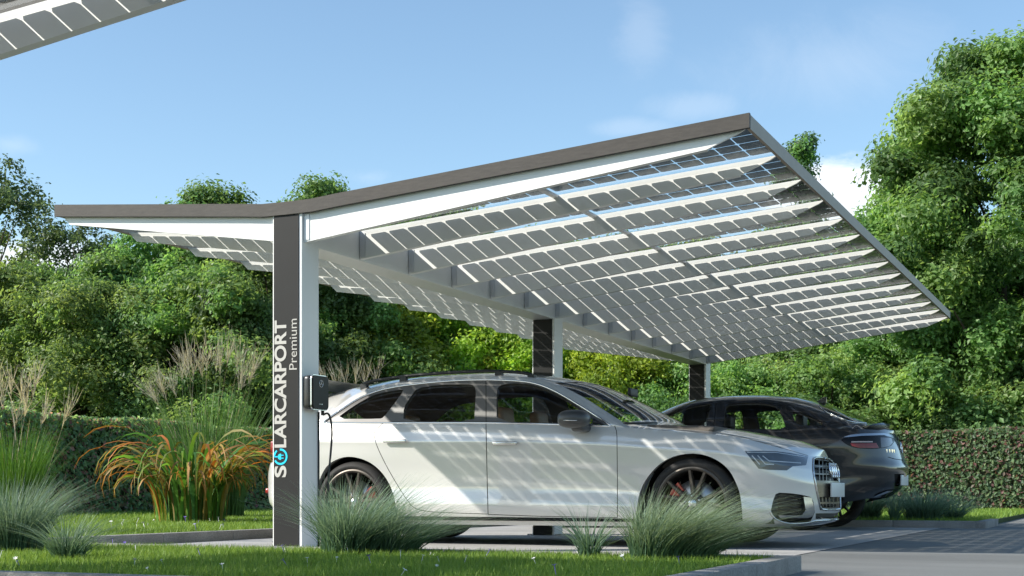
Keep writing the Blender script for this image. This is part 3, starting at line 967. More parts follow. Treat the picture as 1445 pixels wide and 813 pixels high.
    for nm, yy, zz_, hw, hh in (('rear_reflector', .66, .44, .05, .022), ('tail_lamp', .60, .82, .16, .05)):
        q0 = S.bvh.ray_cast(Vector((-9, ac - yy, zz_)), Vector((1, 0, 0)))[0]
        for far in (0, 1):
            tl = MB(); tl.rbox(q0.x - .004, q0.x + .05, ac - yy - hw, ac - yy + hw, zz_ - hh, zz_ + hh, .01, 2)
            if far: tl = mirror_mb(tl, ac)
            tl.build(nm, M['tail_red'], root)
    sp = MB(); sp.prism([(-6.78, 1.36), (-6.5, 1.405), (-6.4, 1.40), (-6.62, 1.33)], lambda a, b, d: (a, d, b), ac - .62, ac + .62)
    sp.build('roof_spoiler', M['white_paint'], root, bevel=.01)
    # cabin
    for yy in (-.38, .38):
        seat(root, -4.63, ac + yy, .27, 1, M['tan'])
    b = MB()
    seat(root, -5.45, ac, .31, 1, M['tan'], w=1.25, head=False)
    for yy in (-.4, .4):
        b = MB(); b.rbox(-5.74, -5.64, ac + yy - .11, ac + yy + .11, .98, 1.08, .03, 3)
        b.build('headrest', M['tan'], root)
    db = MB(); db.prism([(-3.1, .6), (-3.55, .62), (-3.62, .86), (-3.45, .95), (-2.9, .93)], lambda a, c, d: (a, d, c), ac - .74, ac + .74)
    db.build('dashboard', M['lining'], root, bevel=.03)
    sw = MB(); torus_ring(sw, (-3.72, ac + .38, .90), .18, .016, Vector((0, 1, 0)), Vector((-.4, 0, .9)))
    sw.tube([(-3.72, ac + .22, .9), (-3.68, ac + .38, .88), (-3.72, ac + .54, .9)], .02, 6)
    sw.build('steering_wheel', M['lining'], root)
    im = MB(); im.rbox(-3.83, -3.80, ac - .1, ac + .1, 1.22, 1.29, .012, 2); im.build('inner_mirror', M['seal'], root)
    fl = MB(); fl.box(-6.5, -3.0, ac - .78, ac + .78, .36, .40); fl.box(-6.6, -5.75, ac - .7, ac + .7, .86, .88)
    fl.build('cabin_floor', M['lining'], root)
    return S


# ================================================================== dark coupe-backed SUV
def dark_suv():
    ac = 16.75
    belt = pxcurve([(700, 616), (860, 608), (930, 606), (996, 607.2), (1060, 608.2), (1109, 607.8), (1150, 606), (1190, 605.0), (1222, 605), (1245, 608, 16.1), (1262, 613.5, 16.5)], 15.86)
    zb = pchip([-7.2, -6.5, -3.9, -3.3, -2.7, -2.3], [.3, .27, .25, .25, .36, .40])
    W = pchip([-7.1, -6.3, -5.2, -3.6, -2.9, -2.3], [.93, .96, .965, .97, .965, .93])
    prof = pchip([0, .08, .2, .35, .5, .68, .8, .9, 1.0], [.90, .95, .975, .96, .968, .99, 1.0, .985, .93])
    xf = pchip([0, .12, .3, .45, .6, .8, .9, 1], [-2.60, -2.47, -2.405, -2.385, -2.42, -2.46, -2.485, -2.53])
    xr = pchip([0, .15, .4, .7, .9, 1], [-6.95, -7.04, -7.06, -7.04, -6.98, -6.9])
    roof = [(925.6, 585.6), (941, 577), (960.7, 568.8), (978.9, 563.2), (1004, 559.7), (1035, 557.6), (1070, 556.8), (1102, 558.3), (1122, 559.9), (1140, 563.6), (1156, 567.5), (1184, 576.4), (1212, 586), (1238.8, 598), (1250, 603), (1262, 609)]
    q = [on_a(u, v, 16.5) for u, v in roof]
    zc = pchip([-7.0, -6.4, -5.75, -5.35] + [p.x for p in q], [.92, 1.03, 1.10, 1.16] + [p.z for p in q])
    cant = [(905, 604), (925, 591.5), (941, 583), (960, 575), (979, 569.6), (1004, 566.4), (1035, 564.2), (1070, 563.6), (1102, 567), (1122, 573), (1150, 582), (1180, 594), (1200, 602.5)]
    cy = [.86, .79, .75, .72, .70, .69, .68, .68, .68, .69, .71, .76, .84]
    cq = [on_a(u, v, ac - y) for (u, v), y in zip(cant, cy)]
    zr = pchip([-7.0, -6.0] + [p.x for p in cq] + [cq[-1].x + .15, -2.2], [.5, .9] + [p.z for p in cq] + [.95, .8])
    yr = pchip([-7.0] + [p.x for p in cq] + [-2.2], [.9] + cy + [.9])
    wxr = -3.37; wxf = wxr - 2.9; rad = .368

    def bulge(xx, r):
        g = np.exp(-((xx - wxr) / .5) ** 2) + np.exp(-((xx - wxf) / .5) ** 2)
        return .02 * g * np.exp(-((r - .62) / .25) ** 2)
    S = Shell(ac, W, zb, belt, prof, xr, xf, .85, .85, 2.9, 2.5, zc, zr, yr, q=2.4, nt=180, nr=42, nw=30, bulge=bulge)
    root = empty('coupe_suv', (-4.7, ac, 0), 'dark graphite sloping-back car with a tail spoiler, parked beyond the white one', 'car')
    mp = S.mappoly

    def side_poly(pts):
        q = [S.side(x, z) for x, z in pts]
        return [p for p in q if p]
    arches = []
    for wx in (wxr, wxf):
        r_ = .425
        pts = [(wx + math.cos(a) * r_, .368 + math.sin(a) * r_) for a in np.linspace(-.25, PI + .25, 40)]
        pp = side_poly(pts)
        arches.append(([(pp[0][0], -.5)] + pp + [(pp[-1][0], -.5)], pp))
    fwin = smooth_closed([(916, 603.5), (926, 594), (941, 585.6), (960, 577.6), (979, 572.2), (1000, 569.2), (1003.5, 569.6), (999, 588), (996, 604), (950, 604)], 1)
    rwin = smooth_closed([(1020.5, 604.5), (1022.5, 586), (1024.4, 571), (1046, 568.4), (1076, 568.6), (1098, 573.4), (1104, 588), (1109.5, 605.6), (1060, 605.6)], 1)
    qwin = smooth_closed([(1117.4, 581.6), (1128, 581.8), (1140, 586), (1152, 591.8), (1162.4, 597.4), (1160.3, 600), (1125.2, 600.4), (1121, 592)], 1)
    dlo = [(912, 605), (925, 592.5), (941, 584.2), (960, 576.2), (979, 570.8), (1004, 567.6), (1035, 566), (1070, 565.8), (1100, 569.4), (1122, 576), (1148, 587.6), (1168, 598), (1164, 602.6), (1110, 606.4), (1060, 606.6), (996, 605.4)]
    lamp = smooth_closed([(1185.5, 620.5), (1194, 617.4), (1216.3, 615.6), (1247, 615), (1259, 617.5), (1262, 623), (1256, 630.7), (1234.6, 633.8), (1209.3, 632.8), (1195.3, 628)], 1)
    lamp_r = [(1200, 626), (1236, 625.4), (1240, 632.4), (1212, 632.2), (1202, 629.4)]
    lamp_w = strip([(1201, 623.8), (1231, 623.6)], 1.8)
    lamp_o = [(1242, 617.5), (1257, 618.5), (1259, 625), (1254, 630), (1243, 632)]
    bright = [(1190, 617.0), (1200, 613.8), (1216.3, 612.2), (1247, 611.4), (1263, 615.0), (1266.5, 619.0), (1262, 619.0), (1247, 614.4), (1216.3, 615.2), (1194, 617.2)]
    chrome = [(1227.6, 705.6), (1232, 701), (1238, 697.0), (1250.7, 692), (1263, 691), (1270, 691.4), (1270.8, 701.5), (1259, 704.4), (1240, 706)]
    slots = [[(1242, 702), (1245, 699), (1251, 696.5), (1248, 701.4)], [(1252, 701.4), (1255, 697), (1257.6, 696.6), (1255, 701)], [(1260, 700.5), (1263, 696.4), (1265.4, 696.4), (1263, 700)]]
    plate_r = [(1262, 669), (1276, 668.5), (1272, 686), (1263, 686.4)]
    x_of = lambda u, v, a: on_a(u, v, a).x
    rx0, rx1 = x_of(1158, 569, 16.6), x_of(1236, 597, 16.6)
    sp = [(1155, 571.4), (1160, 577.2), (1167.3, 582.4), (1184, 589.6), (1201, 596.2)]
    pm = [p for p in (S.px(*t) for t in smooth_open(sp, 1)) if p]
    rear_scr = [S.top(rx0 + .02, 1.0), S.top(rx0 + .0, .85)] + pm + [S.top(S.eval([pm[-1]])[0][0][0] + .12, .72), S.top(rx1, .84), S.top(rx1 + .02, 1.0)]
    scr_in = [S.top(-5.30, .62), S.top(-5.15, .80), S.top(-5.1, 1.0), S.top(-5.75, 1.0), S.top(-5.72, .8), S.top(-5.62, .6)]
    gaps = [strip([(1010.5, 569), (1008, 590), (1007, 607), (1008, 640), (1012, 668)], .6),
            strip([(1113, 606), (1120, 622), (1118, 640), (1105, 655)], .6),
            strip([(1253, 645), (1262, 647.6), (1274, 649.4)], .9), strip([(1262, 671), (1276, 672)], 1.0)]
    regs = [('arch_hole', arches[0][0]), ('arch_hole', arches[1][0]), ('front_window', mp(fwin)), ('rear_window', mp(rwin)), ('quarter_glass', mp(qwin)),
            ('windscreen', scr_in), ('rear_screen', rear_scr), ('lamp_clear', mp(lamp_w)), ('lamp_red', mp(lamp_r)), ('lamp_orange', mp(lamp_o)), ('tail_lamp', mp(lamp)), ('lamp_chrome', mp(bright))]
    for k, sl in enumerate(slots): regs.append(('diffuser_slot#%d' % k, mp(sl)))
    regs += [('diffuser', mp(chrome)), ('plate_recess', mp(plate_r))]
    for k, g in enumerate(gaps): regs.append(('panel_gap#%d' % k, mp(g, 2.0)))
    regs.append(('pillars', mp(dlo)))
    fd = [(915, 606.5), (996, 606.6), (1007, 607), (1010, 567.4), (1004, 567.2), (960, 576), (925, 592)]
    C = S.cut(regs)
    S.make(C['body'], 'body', M['dark_paint'], root, sides='both')
    arch_lips(S, root, M['seal'], ac, (arches[0][1], arches[1][1]))
    V = C['body'][0]; T = np.concatenate([C[k][1] for k in C if k.split('#')[0] in ('body', 'pillars', 'panel_gap')])
    T = T[V[T].mean(1)[:, 1] > S.nr * .55]
    S.make((V, T), 'lining', M['lining'], root, off=-.035, sides='both')
    make_all(S, C, 'panel_gap', 'panel_gap', M['gap'], root, -.006)
    for k, nm, m in (('windscreen', 'windscreen', 'screen_glass'), ('rear_screen', 'rear_screen', 'screen_glass')):
        if k in C: S.make(C[k], nm, M[m], root, off=-.004, sides='both')
    for sd in ('near', 'far'):
        for k, nm in (('front_window', 'window'), ('rear_window', 'window'), ('quarter_glass', 'quarter_glass')):
            S.make(C[k], nm, M['car_glass'], root, off=-.005, sides=sd)
        S.make(C['pillars'], 'pillar_trim', M['trim'], root, off=-.001, sides=sd)
        t = S.make(C['tail_lamp'], 'tail_lamp', M['tail_dark'], root, off=.006, sides=sd)
        S.make(C['lamp_red'], 'lamp_segment', M['tail_red'], t, off=.0062, sides=sd)
        S.make(C['lamp_orange'], 'lamp_segment', M['lamp_bowl'], t, off=.006, sides=sd)
        S.make(C['lamp_clear'], 'lamp_strip', M['tail_light'], t, off=.007, sides=sd)
        S.make(C['lamp_chrome'], 'lamp_trim', M['satin'], root, off=.005, sides=sd)
        df = S.make(C['diffuser'], 'exhaust_trim', M['chrome'], root, off=.012, sides=sd)
        make_all(S, C, 'diffuser_slot', 'trim_slot', M['gap'], df, .004, (sd,))
        tb = MB()
        pts = [S.hit(u, v) for u, v in smooth_open(sp + [(1222, 597.8)], 2)]
        pts = [p + Vector((0, 0, .004)) for p in pts if p]
        tb.tube(pts, .011, 6)
        if sd == 'far': tb = mirror_mb(tb, ac)
        tb.build('screen_trim', M['satin'], root)
        # mirror
        mm = MB(); ellipsoid(mm, (-5.25, ac - 1.02, 1.05), .12, .11, .075, 2.6)
        if sd == 'far': mm = mirror_mb(mm, ac)
        mm.build('door_mirror', M['dark_paint'], root)
    if 'plate_recess' in C: S.make(C['plate_recess'], 'plate_recess', M['gap'], root, off=-.03, sides='both')
    tail = lambda z: float(np.interp(z, S.P[-1, :S.nr + 1, 2], S.P[-1, :S.nr + 1, 0]))
    pl = MB(); z0 = .565; pl.rbox(tail(z0) - .004, tail(z0) + .012, ac - .26, ac + .26, z0 - .06, z0 + .06, .004, 2); pl.build('number_plate', M['plate'], root)
    em = MB(); ez = .94; u = Vector((0, 1, 0)); v = Vector((-.12, 0, 1)).normalized(); c0 = Vector((tail(ez) + .014, ac, ez))
    torus_ring(em, c0, .06, .006, u, v)
    for k in range(3):
        a = PI / 2 + 2 * PI * k / 3
        em.tube([c0, c0 + u * math.cos(a) * .06 + v * math.sin(a) * .06], [.011, .003], 6)
    em.build('star_emblem', M['chrome'], root)
    bd = MB()
    for k, w in enumerate((.05, .03, .05, .05)):
        y0 = ac - .60 + k * .065; x0 = S.eval([S.side(-2.75, .88)])[0][0][0]
    pz = .89
    col_y = S.P[:, int(.78 * S.nr), 1]; 
    for k, w in enumerate((.045, .02, .045, .045)):
        y0 = ac - .55 + k * .06
        jz = int(np.argmin(abs(S.P[-1, :S.nr, 2] - pz)))
        xx = float(np.interp(y0, S.P[S.NI // 2:, jz, 1], S.P[S.NI // 2:, jz, 0]))
        bd.box(xx - .004, xx + .012, y0, y0 + w, pz - .018, pz + .018)
    bd.build('chrome_badge', M['chrome'], root)
    # spoiler lip across the deck
    s0 = on_a(1250, 603, ac); 
    sb = MB()
    pro = [(-.16, .0), (-.05, .035), (.06, .045), (.075, .03), (.02, .0), (-.02, -.015)]
    n = 24; rows = []
    for k in range(n + 1):
        t = -1 + 2 * k / n
        y = ac + t * .66; dx = -.10 * abs(t) ** 2.2; kx = 1 - .5 * abs(t) ** 6
        rows.append([(s0.x - .01 + dx + a * kx, y, s0.z - .005 - .02 * abs(t) ** 2 + b * kx) for a, b in pro])
    vs = [p for r_ in rows for p in r_]; m6 = len(pro)
    fs = [[k * m6 + a, k * m6 + (a + 1) % m6, (k + 1) * m6 + (a + 1) % m6, (k + 1) * m6 + a] for k in range(n) for a in range(m6)]
    fs += [list(range(m6)), [n * m6 + a for a in range(m6)][::-1]]
    sb.add(vs, fs, 0, False); sb.build('tail_spoiler', M['trim'], root)
    fn = MB(); f0 = on_a(1160, 568, ac)
    fn.prism([(-.11, 0), (.05, .0), (.055, .075), (.03, .08)], lambda a, b, d: (f0.x + a, d, f0.z - .015 + b), ac - .012, ac + .012)
    fn.build('roof_antenna', M['dark_paint'], root, bevel=.006)
    ub = MB(); ub.box(-6.8, -3.0, ac - .72, ac + .72, .32, .38); ub.build('underbody', M['gap'], root)
    for wx in (wxr, wxf): wheel_well(root, wx, ac, .955, .42, rad, .88)
    for wx, rt in ((wxr, .2), (wxf, .5)):
        wheel(root, wx, ac - .83, rad, rad, .275, -1, rot=rt, mats=(M['rim_dark'], M['rim_dark'])); wheel(root, wx, ac + .83, rad, rad, .275, 1, rot=rt, mats=(M['rim_dark'], M['rim_dark']))
    for yy in (-.39, .39):
        seat(root, -4.75, ac + yy, .52, -1, M['black_leather'])
    # the car faces left: flip the seats to look along -X
    seat(root, -3.75, ac, .52, -1, M['black_leather'], w=1.25, head=False)
    for yy in (-.4, .4):
        hb = MB(); hb.rbox(-3.56, -3.46, ac + yy - .12, ac + yy + .12, 1.16, 1.32, .03, 3)
        hb.build('headrest', M['black_leather'], root)
    db = MB(); db.prism([(-5.9, .7), (-5.45, .72), (-5.4, .96), (-5.55, 1.03), (-6.0, 1.0)], lambda a, c, d: (a, d, c), ac - .74, ac + .74)
    db.build('dashboard', M['lining'], root, bevel=.03)
    sw = MB(); torus_ring(sw, (-5.28, ac - .39, 1.0), .18, .016, Vector((0, 1, 0)), Vector((.4, 0, .9))); sw.build('steering_wheel', M['lining'], root)
    im = MB(); im.rbox(-5.22, -5.19, ac - .11, ac + .11, 1.36, 1.43, .012, 2); im.build('inner_mirror', M['seal'], root)
    fl = MB(); fl.box(-6.0, -2.9, ac - .78, ac + .78, .42, .46); fl.box(-3.4, -2.75, ac - .7, ac + .7, .95, .97); fl.build('cabin_floor', M['lining'], root)
    return S
# ================================================================== solar carport
P_R, P_L = -5.2, -5.435            # right and left face of the posts
A0, PITCH, NRAF = 8.31, 0.769, 14
A_END = A0 + PITCH * (NRAF - 1)
TIP_R, TIP_L = -2.105, -7.31
H_V = 2.345                        # underside of the panels at the valley
S_R = (2.61 - H_V) / (TIP_R - P_R)
S_L = (2.49 - H_V) / (P_L - TIP_L)


def roof_h(x):
    return H_V + (x - P_R) * S_R if x > P_R else (H_V + (P_L - x) * S_L if x < P_L else H_V)


def text_mesh(body, offset=0.0, spacing=1.0):
    cu = bpy.data.curves.new('text', 'FONT'); cu.body = body; cu.offset = offset; cu.space_character = spacing
    o = bpy.data.objects.new('text', cu); COL.objects.link(o)
    bpy.context.view_layer.update()
    me = bpy.data.meshes.new_from_object(o.evaluated_get(bpy.context.evaluated_depsgraph_get()))
    vs = [tuple(v.co) for v in me.vertices]; fs = [list(p.vertices) for p in me.polygons]
    bpy.data.objects.remove(o); bpy.data.meshes.remove(me); bpy.data.curves.remove(cu)
    return vs, fs


def carport(label):
    root = empty('solar_carport', (-5.32, A0 + 0.1, 0), label, 'carport')
    # posts
    for k in (0, 6, 13):
        a = A0 + k * PITCH
        pb = MB(); pb.box(P_L, P_R, a + .006, a + .226, 0, H_V - .004)
        post = pb.build('post', M['white_metal'], root, bevel=.004)
        cl = MB(); cl.box(P_L + .012, P_R - .024, a, a + .012, .004, H_V - .02)
        clad = cl.build('cladding', M['clad'], post)
        bt = MB()
        bt.box(P_L - .06, P_R + .06, a - .03 + .05, a + .28, 0.004, .016)
        bt.build('base_plate', M['bolt'], post)
        if k == 0: front_clad = clad
    # central beam
    bb = MB()
    bb.box(P_L + .004, P_R - .004, A0 + .23, A_END + .05, 2.125, H_V - .006)
    bb.build('valley_beam', M['white_metal'], root, bevel=.005)
    # rafters
    for i in range(NRAF):
        a = A0 + .03 + i * PITCH
        rb = MB()
        t = .018
        poly = [(P_R + .001, 2.135), (P_R + .001, H_V - .004), (TIP_R - .01, roof_h(TIP_R - .01) - .004), (TIP_R - .05, roof_h(TIP_R) - .03), (TIP_R - .26, roof_h(TIP_R - .26) - .092)]
        rb.prism(poly, lambda x, z, d: (x, d, z), a, a + t)
        # folded flange along the lower edge
        x0, z0 = P_R + .001, 2.135; x1, z1 = TIP_R - .26, roof_h(TIP_R - .26) - .092
        rb.prism([(x0, z0), (x0, z0 + .006), (x1, z1 + .006), (x1, z1)], lambda x, z, d: (x, d, z), a + t, a + t + .03)
        r1 = rb.build('rafter', M['white_metal'], root)
        lb = MB()
        poly = [(P_L - .001, 2.16), (P_L - .001, H_V - .004), (TIP_L + .01, roof_h(TIP_L) - .004), (TIP_L + .09, roof_h(TIP_L + .09) - .075)]
        lb.prism(poly, lambda x, z, d: (x, d, z), a, a + t)
        lb.build('rafter', M['white_metal'], root)
        br = MB()
        br.box(P_R + .001, P_R + .045, a - .005, a - .0005, 2.15, H_V - .02)
        bro = br.build('bracket', M['joint'], r1)
    # panels: right side two modules per bay, left side one
    CA = .170
    def panel(i, xa, xb):
        a0 = A0 + .03 + i * PITCH + .02; a1 = a0 + PITCH - .024
        g = MB()
        za, zb_ = roof_h(xa), roof_h(xb)
        g.prism([(xa, za), (xb, zb_), (xb, zb_ + .007), (xa, za + .007)], lambda x, z, d: (x, d, z), a0 - .008, a1 + .008)
        go = g.build('solar_panel', M['glass'], root)
        L = abs(xb - xa) / math.cos(math.atan(S_R)); n = int(round((L - .02) / .156)); CP = (L - .02) / n; mx = .01
        c = MB(); W4 = 4 * CA; my = a1 - a0 - W4 - .034
        ux = (xb - xa) / L; uz = (zb_ - za) / L
        for r in range(4):
            for k in range(n):
                s0 = mx + k * CP + .0038; s1 = mx + (k + 1) * CP - .0038
                y0 = a0 + my + r * CA + .004; y1 = a0 + my + (r + 1) * CA - .004
                ch = .014
                oc = [(s0 + ch, y0), (s1 - ch, y0), (s1, y0 + ch), (s1, y1 - ch), (s1 - ch, y1), (s0 + ch, y1), (s0, y1 - ch), (s0, y0 + ch)]
                c.add([(xa + ux * s, y, za + uz * s + .0105) for s, y in oc], [list(range(8))])
        # bus ribbons of the strings
        for k in range(n):
            pass
        c.build('solar_cells', M['cell'], go)
        es = MB(); e0 = a0 + my + W4 + .001; e1 = a1 + .004  # added strip, carries the sunlit white rafter band up to the cells
        es.add([(xa + ux * .006, e0, za + .0105), (xb - ux * .006, e0, zb_ + .0105), (xb - ux * .006, e1, zb_ + .0105), (xa + ux * .006, e1, za + .0105)], [[0, 1, 2, 3]])
        es.build('added_white_strip', M['added_white_strip'], go)
    mid = (P_R + TIP_R) / 2
    for i in range(NRAF - 1):
        panel(i, P_R + .01, mid - .004)
        panel(i, mid + .004, TIP_R - .012)
        panel(i, P_L - .01, TIP_L + .012)
    # joint bars under the module joints, one between each pair of rafters
    for i in range(NRAF - 1):
        jb = MB(); a = A0 + .03 + i * PITCH
        jb.box(mid - .02, mid + .02, a + .0185, a + PITCH - .0005, roof_h(mid) - .022, roof_h(mid) - .004)
        jb.build('module_joint', M['joint'], root)
    # fascia round the edge
    fz = .088
    for a, d in ((A0 - .012, .03), (A_END + .08, .03)):
        f = MB()
        xs = [TIP_L - .02, P_L - .25, P_L - .08, -5.3175, P_R + .08, P_R + .28, TIP_R + .014]
        zt = [roof_h(TIP_L) + .068, roof_h(P_L - .25) + .066, H_V + .070, H_V + .070, H_V + .074, roof_h(P_R + .28) + .070, roof_h(TIP_R) + .070]
        n = len(xs)
        vs = []
        for yy in (a, a + d):
            vs += [(x, yy, z) for x, z in zip(xs, zt)] + [(x, yy, z - fz) for x, z in zip(xs, zt)]
        fs = []
        for k in range(n - 1):
            fs += [[k, k + 1, n + k + 1, n + k], [2 * n + k + 1, 2 * n + k, 3 * n + k, 3 * n + k + 1], [k + 1, k, 2 * n + k, 2 * n + k + 1], [n + k, n + k + 1, 3 * n + k + 1, 3 * n + k]]
        fs += [[0, n, 3 * n, 2 * n], [n - 1, 3 * n - 1, 4 * n - 1, 2 * n - 1]]
        f.add(vs, fs); f.build('fascia', M['fascia'], root)
    for x0, x1 in ((TIP_R - .010, TIP_R + .012), (TIP_L - .018, TIP_L + .008)):
        f = MB(); z = roof_h(x0)
        f.box(x0, x1, A0 + .0185, A_END + .0795, z - .018, z + .066); f.build('edge_profile', M['edge'], root)
    gt = MB(); gt.box(P_L + .01, P_R - .01, A0, A_END + .07, H_V + .004, H_V + .012); gt.build('valley_gutter', M['fascia'], root)
    return root, front_clad


def lettering(parent):
    y = A0 - .0025
    def put(body, u_base, v0, v1, u_top, m, name, off):
        vs, fs = text_mesh(body, off)
        x0 = min(v[0] for v in vs); x1 = max(v[0] for v in vs)
        cap = max(v[1] for v in vs)
        b = on_a(u_base, v0, A0); t = on_a(u_top, v1, A0)
        sx = (t.z - b.z) / (x1 - x0); sy = (b.x - t.x) / cap
        mb = MB()
        # thin raised film
        mb.add([(b.x - v[1] * sy, y, b.z + (v[0] - x0) * sx) for v in vs], fs)
        return mb.build(name, m, parent)
    put('S', 403.6, 673.6, 657.4, 387.4, M['letter'], 'lettering', .028)
    put('LARCARPORT', 403.6, 631.6, 452.6, 387.4, M['letter'], 'lettering', .028)
    put('Premium', 419.2, 521.5, 450.5, 408.4, M['letter'], 'lettering', -.003)
    # plug symbol in place of the O: broken ring round a plug
    c = on_a(396.0, 644.6, A0); r1 = .0565; r0 = .043
    mb = MB()
    def arc(a0, a1, ra, rb, n=24):
        vs = [(c.x + math.cos(a) * r, y, c.z + math.sin(a) * r) for a in np.linspace(a0, a1, n) for r in (ra, rb)]
        mb.add(vs, [[2 * i, 2 * i + 1, 2 * i + 3, 2 * i + 2] for i in range(n - 1)])
    arc(R(-150), R(95), r0, r1); arc(R(125), R(178), r0, r1)
    # plug: prongs towards the right, cord towards the left
    def rect(x0, x1, z0, z1): mb.add([(c.x + x0, y, c.z + z0), (c.x + x1, y, c.z + z0), (c.x + x1, y, c.z + z1), (c.x + x0, y, c.z + z1)], [[0, 1, 2, 3]])
    rect(.006, .026, .007, .013); rect(.006, .026, -.013, -.007)
    vs = [(c.x + .006, y, c.z - .021), (c.x + .006, y, c.z + .021)] + [(c.x - .022 * math.sin(a) + .0, y, c.z + .021 * math.cos(a)) for a in np.linspace(0, PI, 12)]
    mb.add(vs, [list(range(len(vs)))])
    rect(-.05, -.02, -.004, .004)
    mb.build('plug_symbol', M['cyan'], parent)


def wall_charger():
    root = empty('wall_charger', (P_R, 8.42, .993), 'black wall charger box with star badge on the front post', 'charger')
    x0, x1 = P_R + .002, P_R + .082
    b = MB(); b.rbox(x0, x1 - .013, 8.318, 8.522, .995, 1.225, .028, 3)
    b.build('housing', M['box_black'], root)
    def rrect(y0, y1, z0, z1, r):
        q = []
        for cy_, cz_, a0 in ((y1 - r, z1 - r, 0), (y0 + r, z1 - r, 90), (y0 + r, z0 + r, 180), (y1 - r, z0 + r, 270)):
            q += [(cy_ + r * math.cos(R(a0 + 15 * k)), cz_ + r * math.sin(R(a0 + 15 * k))) for k in range(7)]
        return q
    f = MB(); f.prism(rrect(8.312, 8.528, .989, 1.231, .034), lambda a, b, d: (d, a, b), x1 - .013, x1 - .004); f.build('silver_rim', M['satin'], root)
    g = MB(); g.prism(rrect(8.318, 8.522, .995, 1.225, .03), lambda a, b, d: (d, a, b), x1 - .004, x1 + .006); g.build('front_plate', M['box_face'], root, bevel=.003)
    e = MB(); c = Vector((x1 + .007, 8.42, 1.172)); u = Vector((0, 1, 0)); v = Vector((0, 0, 1))
    torus_ring(e, c, .024, .0022, u, v)
    for k in range(3):
        a = PI / 2 + 2 * PI * k / 3
        e.tube([c, c + u * math.cos(a) * .024 + v * math.sin(a) * .024], [.004, .001], 6)
    e.build('star_badge', M['satin'], root)
    d = MB()
    for k in range(3): d.box(x1 + .0055, x1 + .0072, 8.40 + k * .016, 8.406 + k * .016, 1.028, 1.033)
    d.build('status_light', M['satin'], root)
    s = MB(); s.tube([(x1 - .03, 8.50, .998), (x1 - .03, 8.50, .96)], .012, 8); s.build('cable_socket', M['cable'], root)
    cb = MB()
    pts = [Vector((x1 - .03, 8.50, .962))]
    for (u_, v_, a_) in [(464, 582, 8.52), (468, 598, 8.56), (468.6, 615, 8.58), (466.6, 640, 8.58), (464.2, 665, 8.56), (462.6, 690, 8.56), (461.5, 720, 8.56), (463, 750, 8.6), (466, 768, 8.7)]:
        pts.append(on_a(u_, v_, a_))
    pts += [Vector((-4.95, 8.9, .012)), Vector((-4.9, 9.3, .012)), Vector((-5.1, 9.7, .012)), Vector((-5.6, 9.95, .012)), Vector((-6.6, 10.1, .012))]
    P = [tuple(p) for p in pts]
    for _ in range(2):
        q = [P[0]]
        for a, b2 in zip(P[:-1], P[1:]):
            q.append(tuple(.75 * x + .25 * z for x, z in zip(a, b2))); q.append(tuple(.25 * x + .75 * z for x, z in zip(a, b2)))
        q.append(P[-1]); P = q
    cb.tube(P, .0075, 6)
    o = cb.build('charging_cable', M['cable'])
    tag(o, 'black charging cable hanging from the wall charger towards the white car', 'cable')
    # thin conduit up the far edge of the post
    cd = MB(); cd.tube([(P_R + .007, 8.522, .02), (P_R + .007, 8.522, .985)], .006, 6); cd.build('conduit', M['cable'], root)
# ================================================================== ground
def slab(name, x0, x1, y0, y1, z0, z1, m, kind='structure'):
    b = MB(); b.box(x0, x1, y0, y1, z0, z1)
    return tag(b.build(name, m), kind=kind)


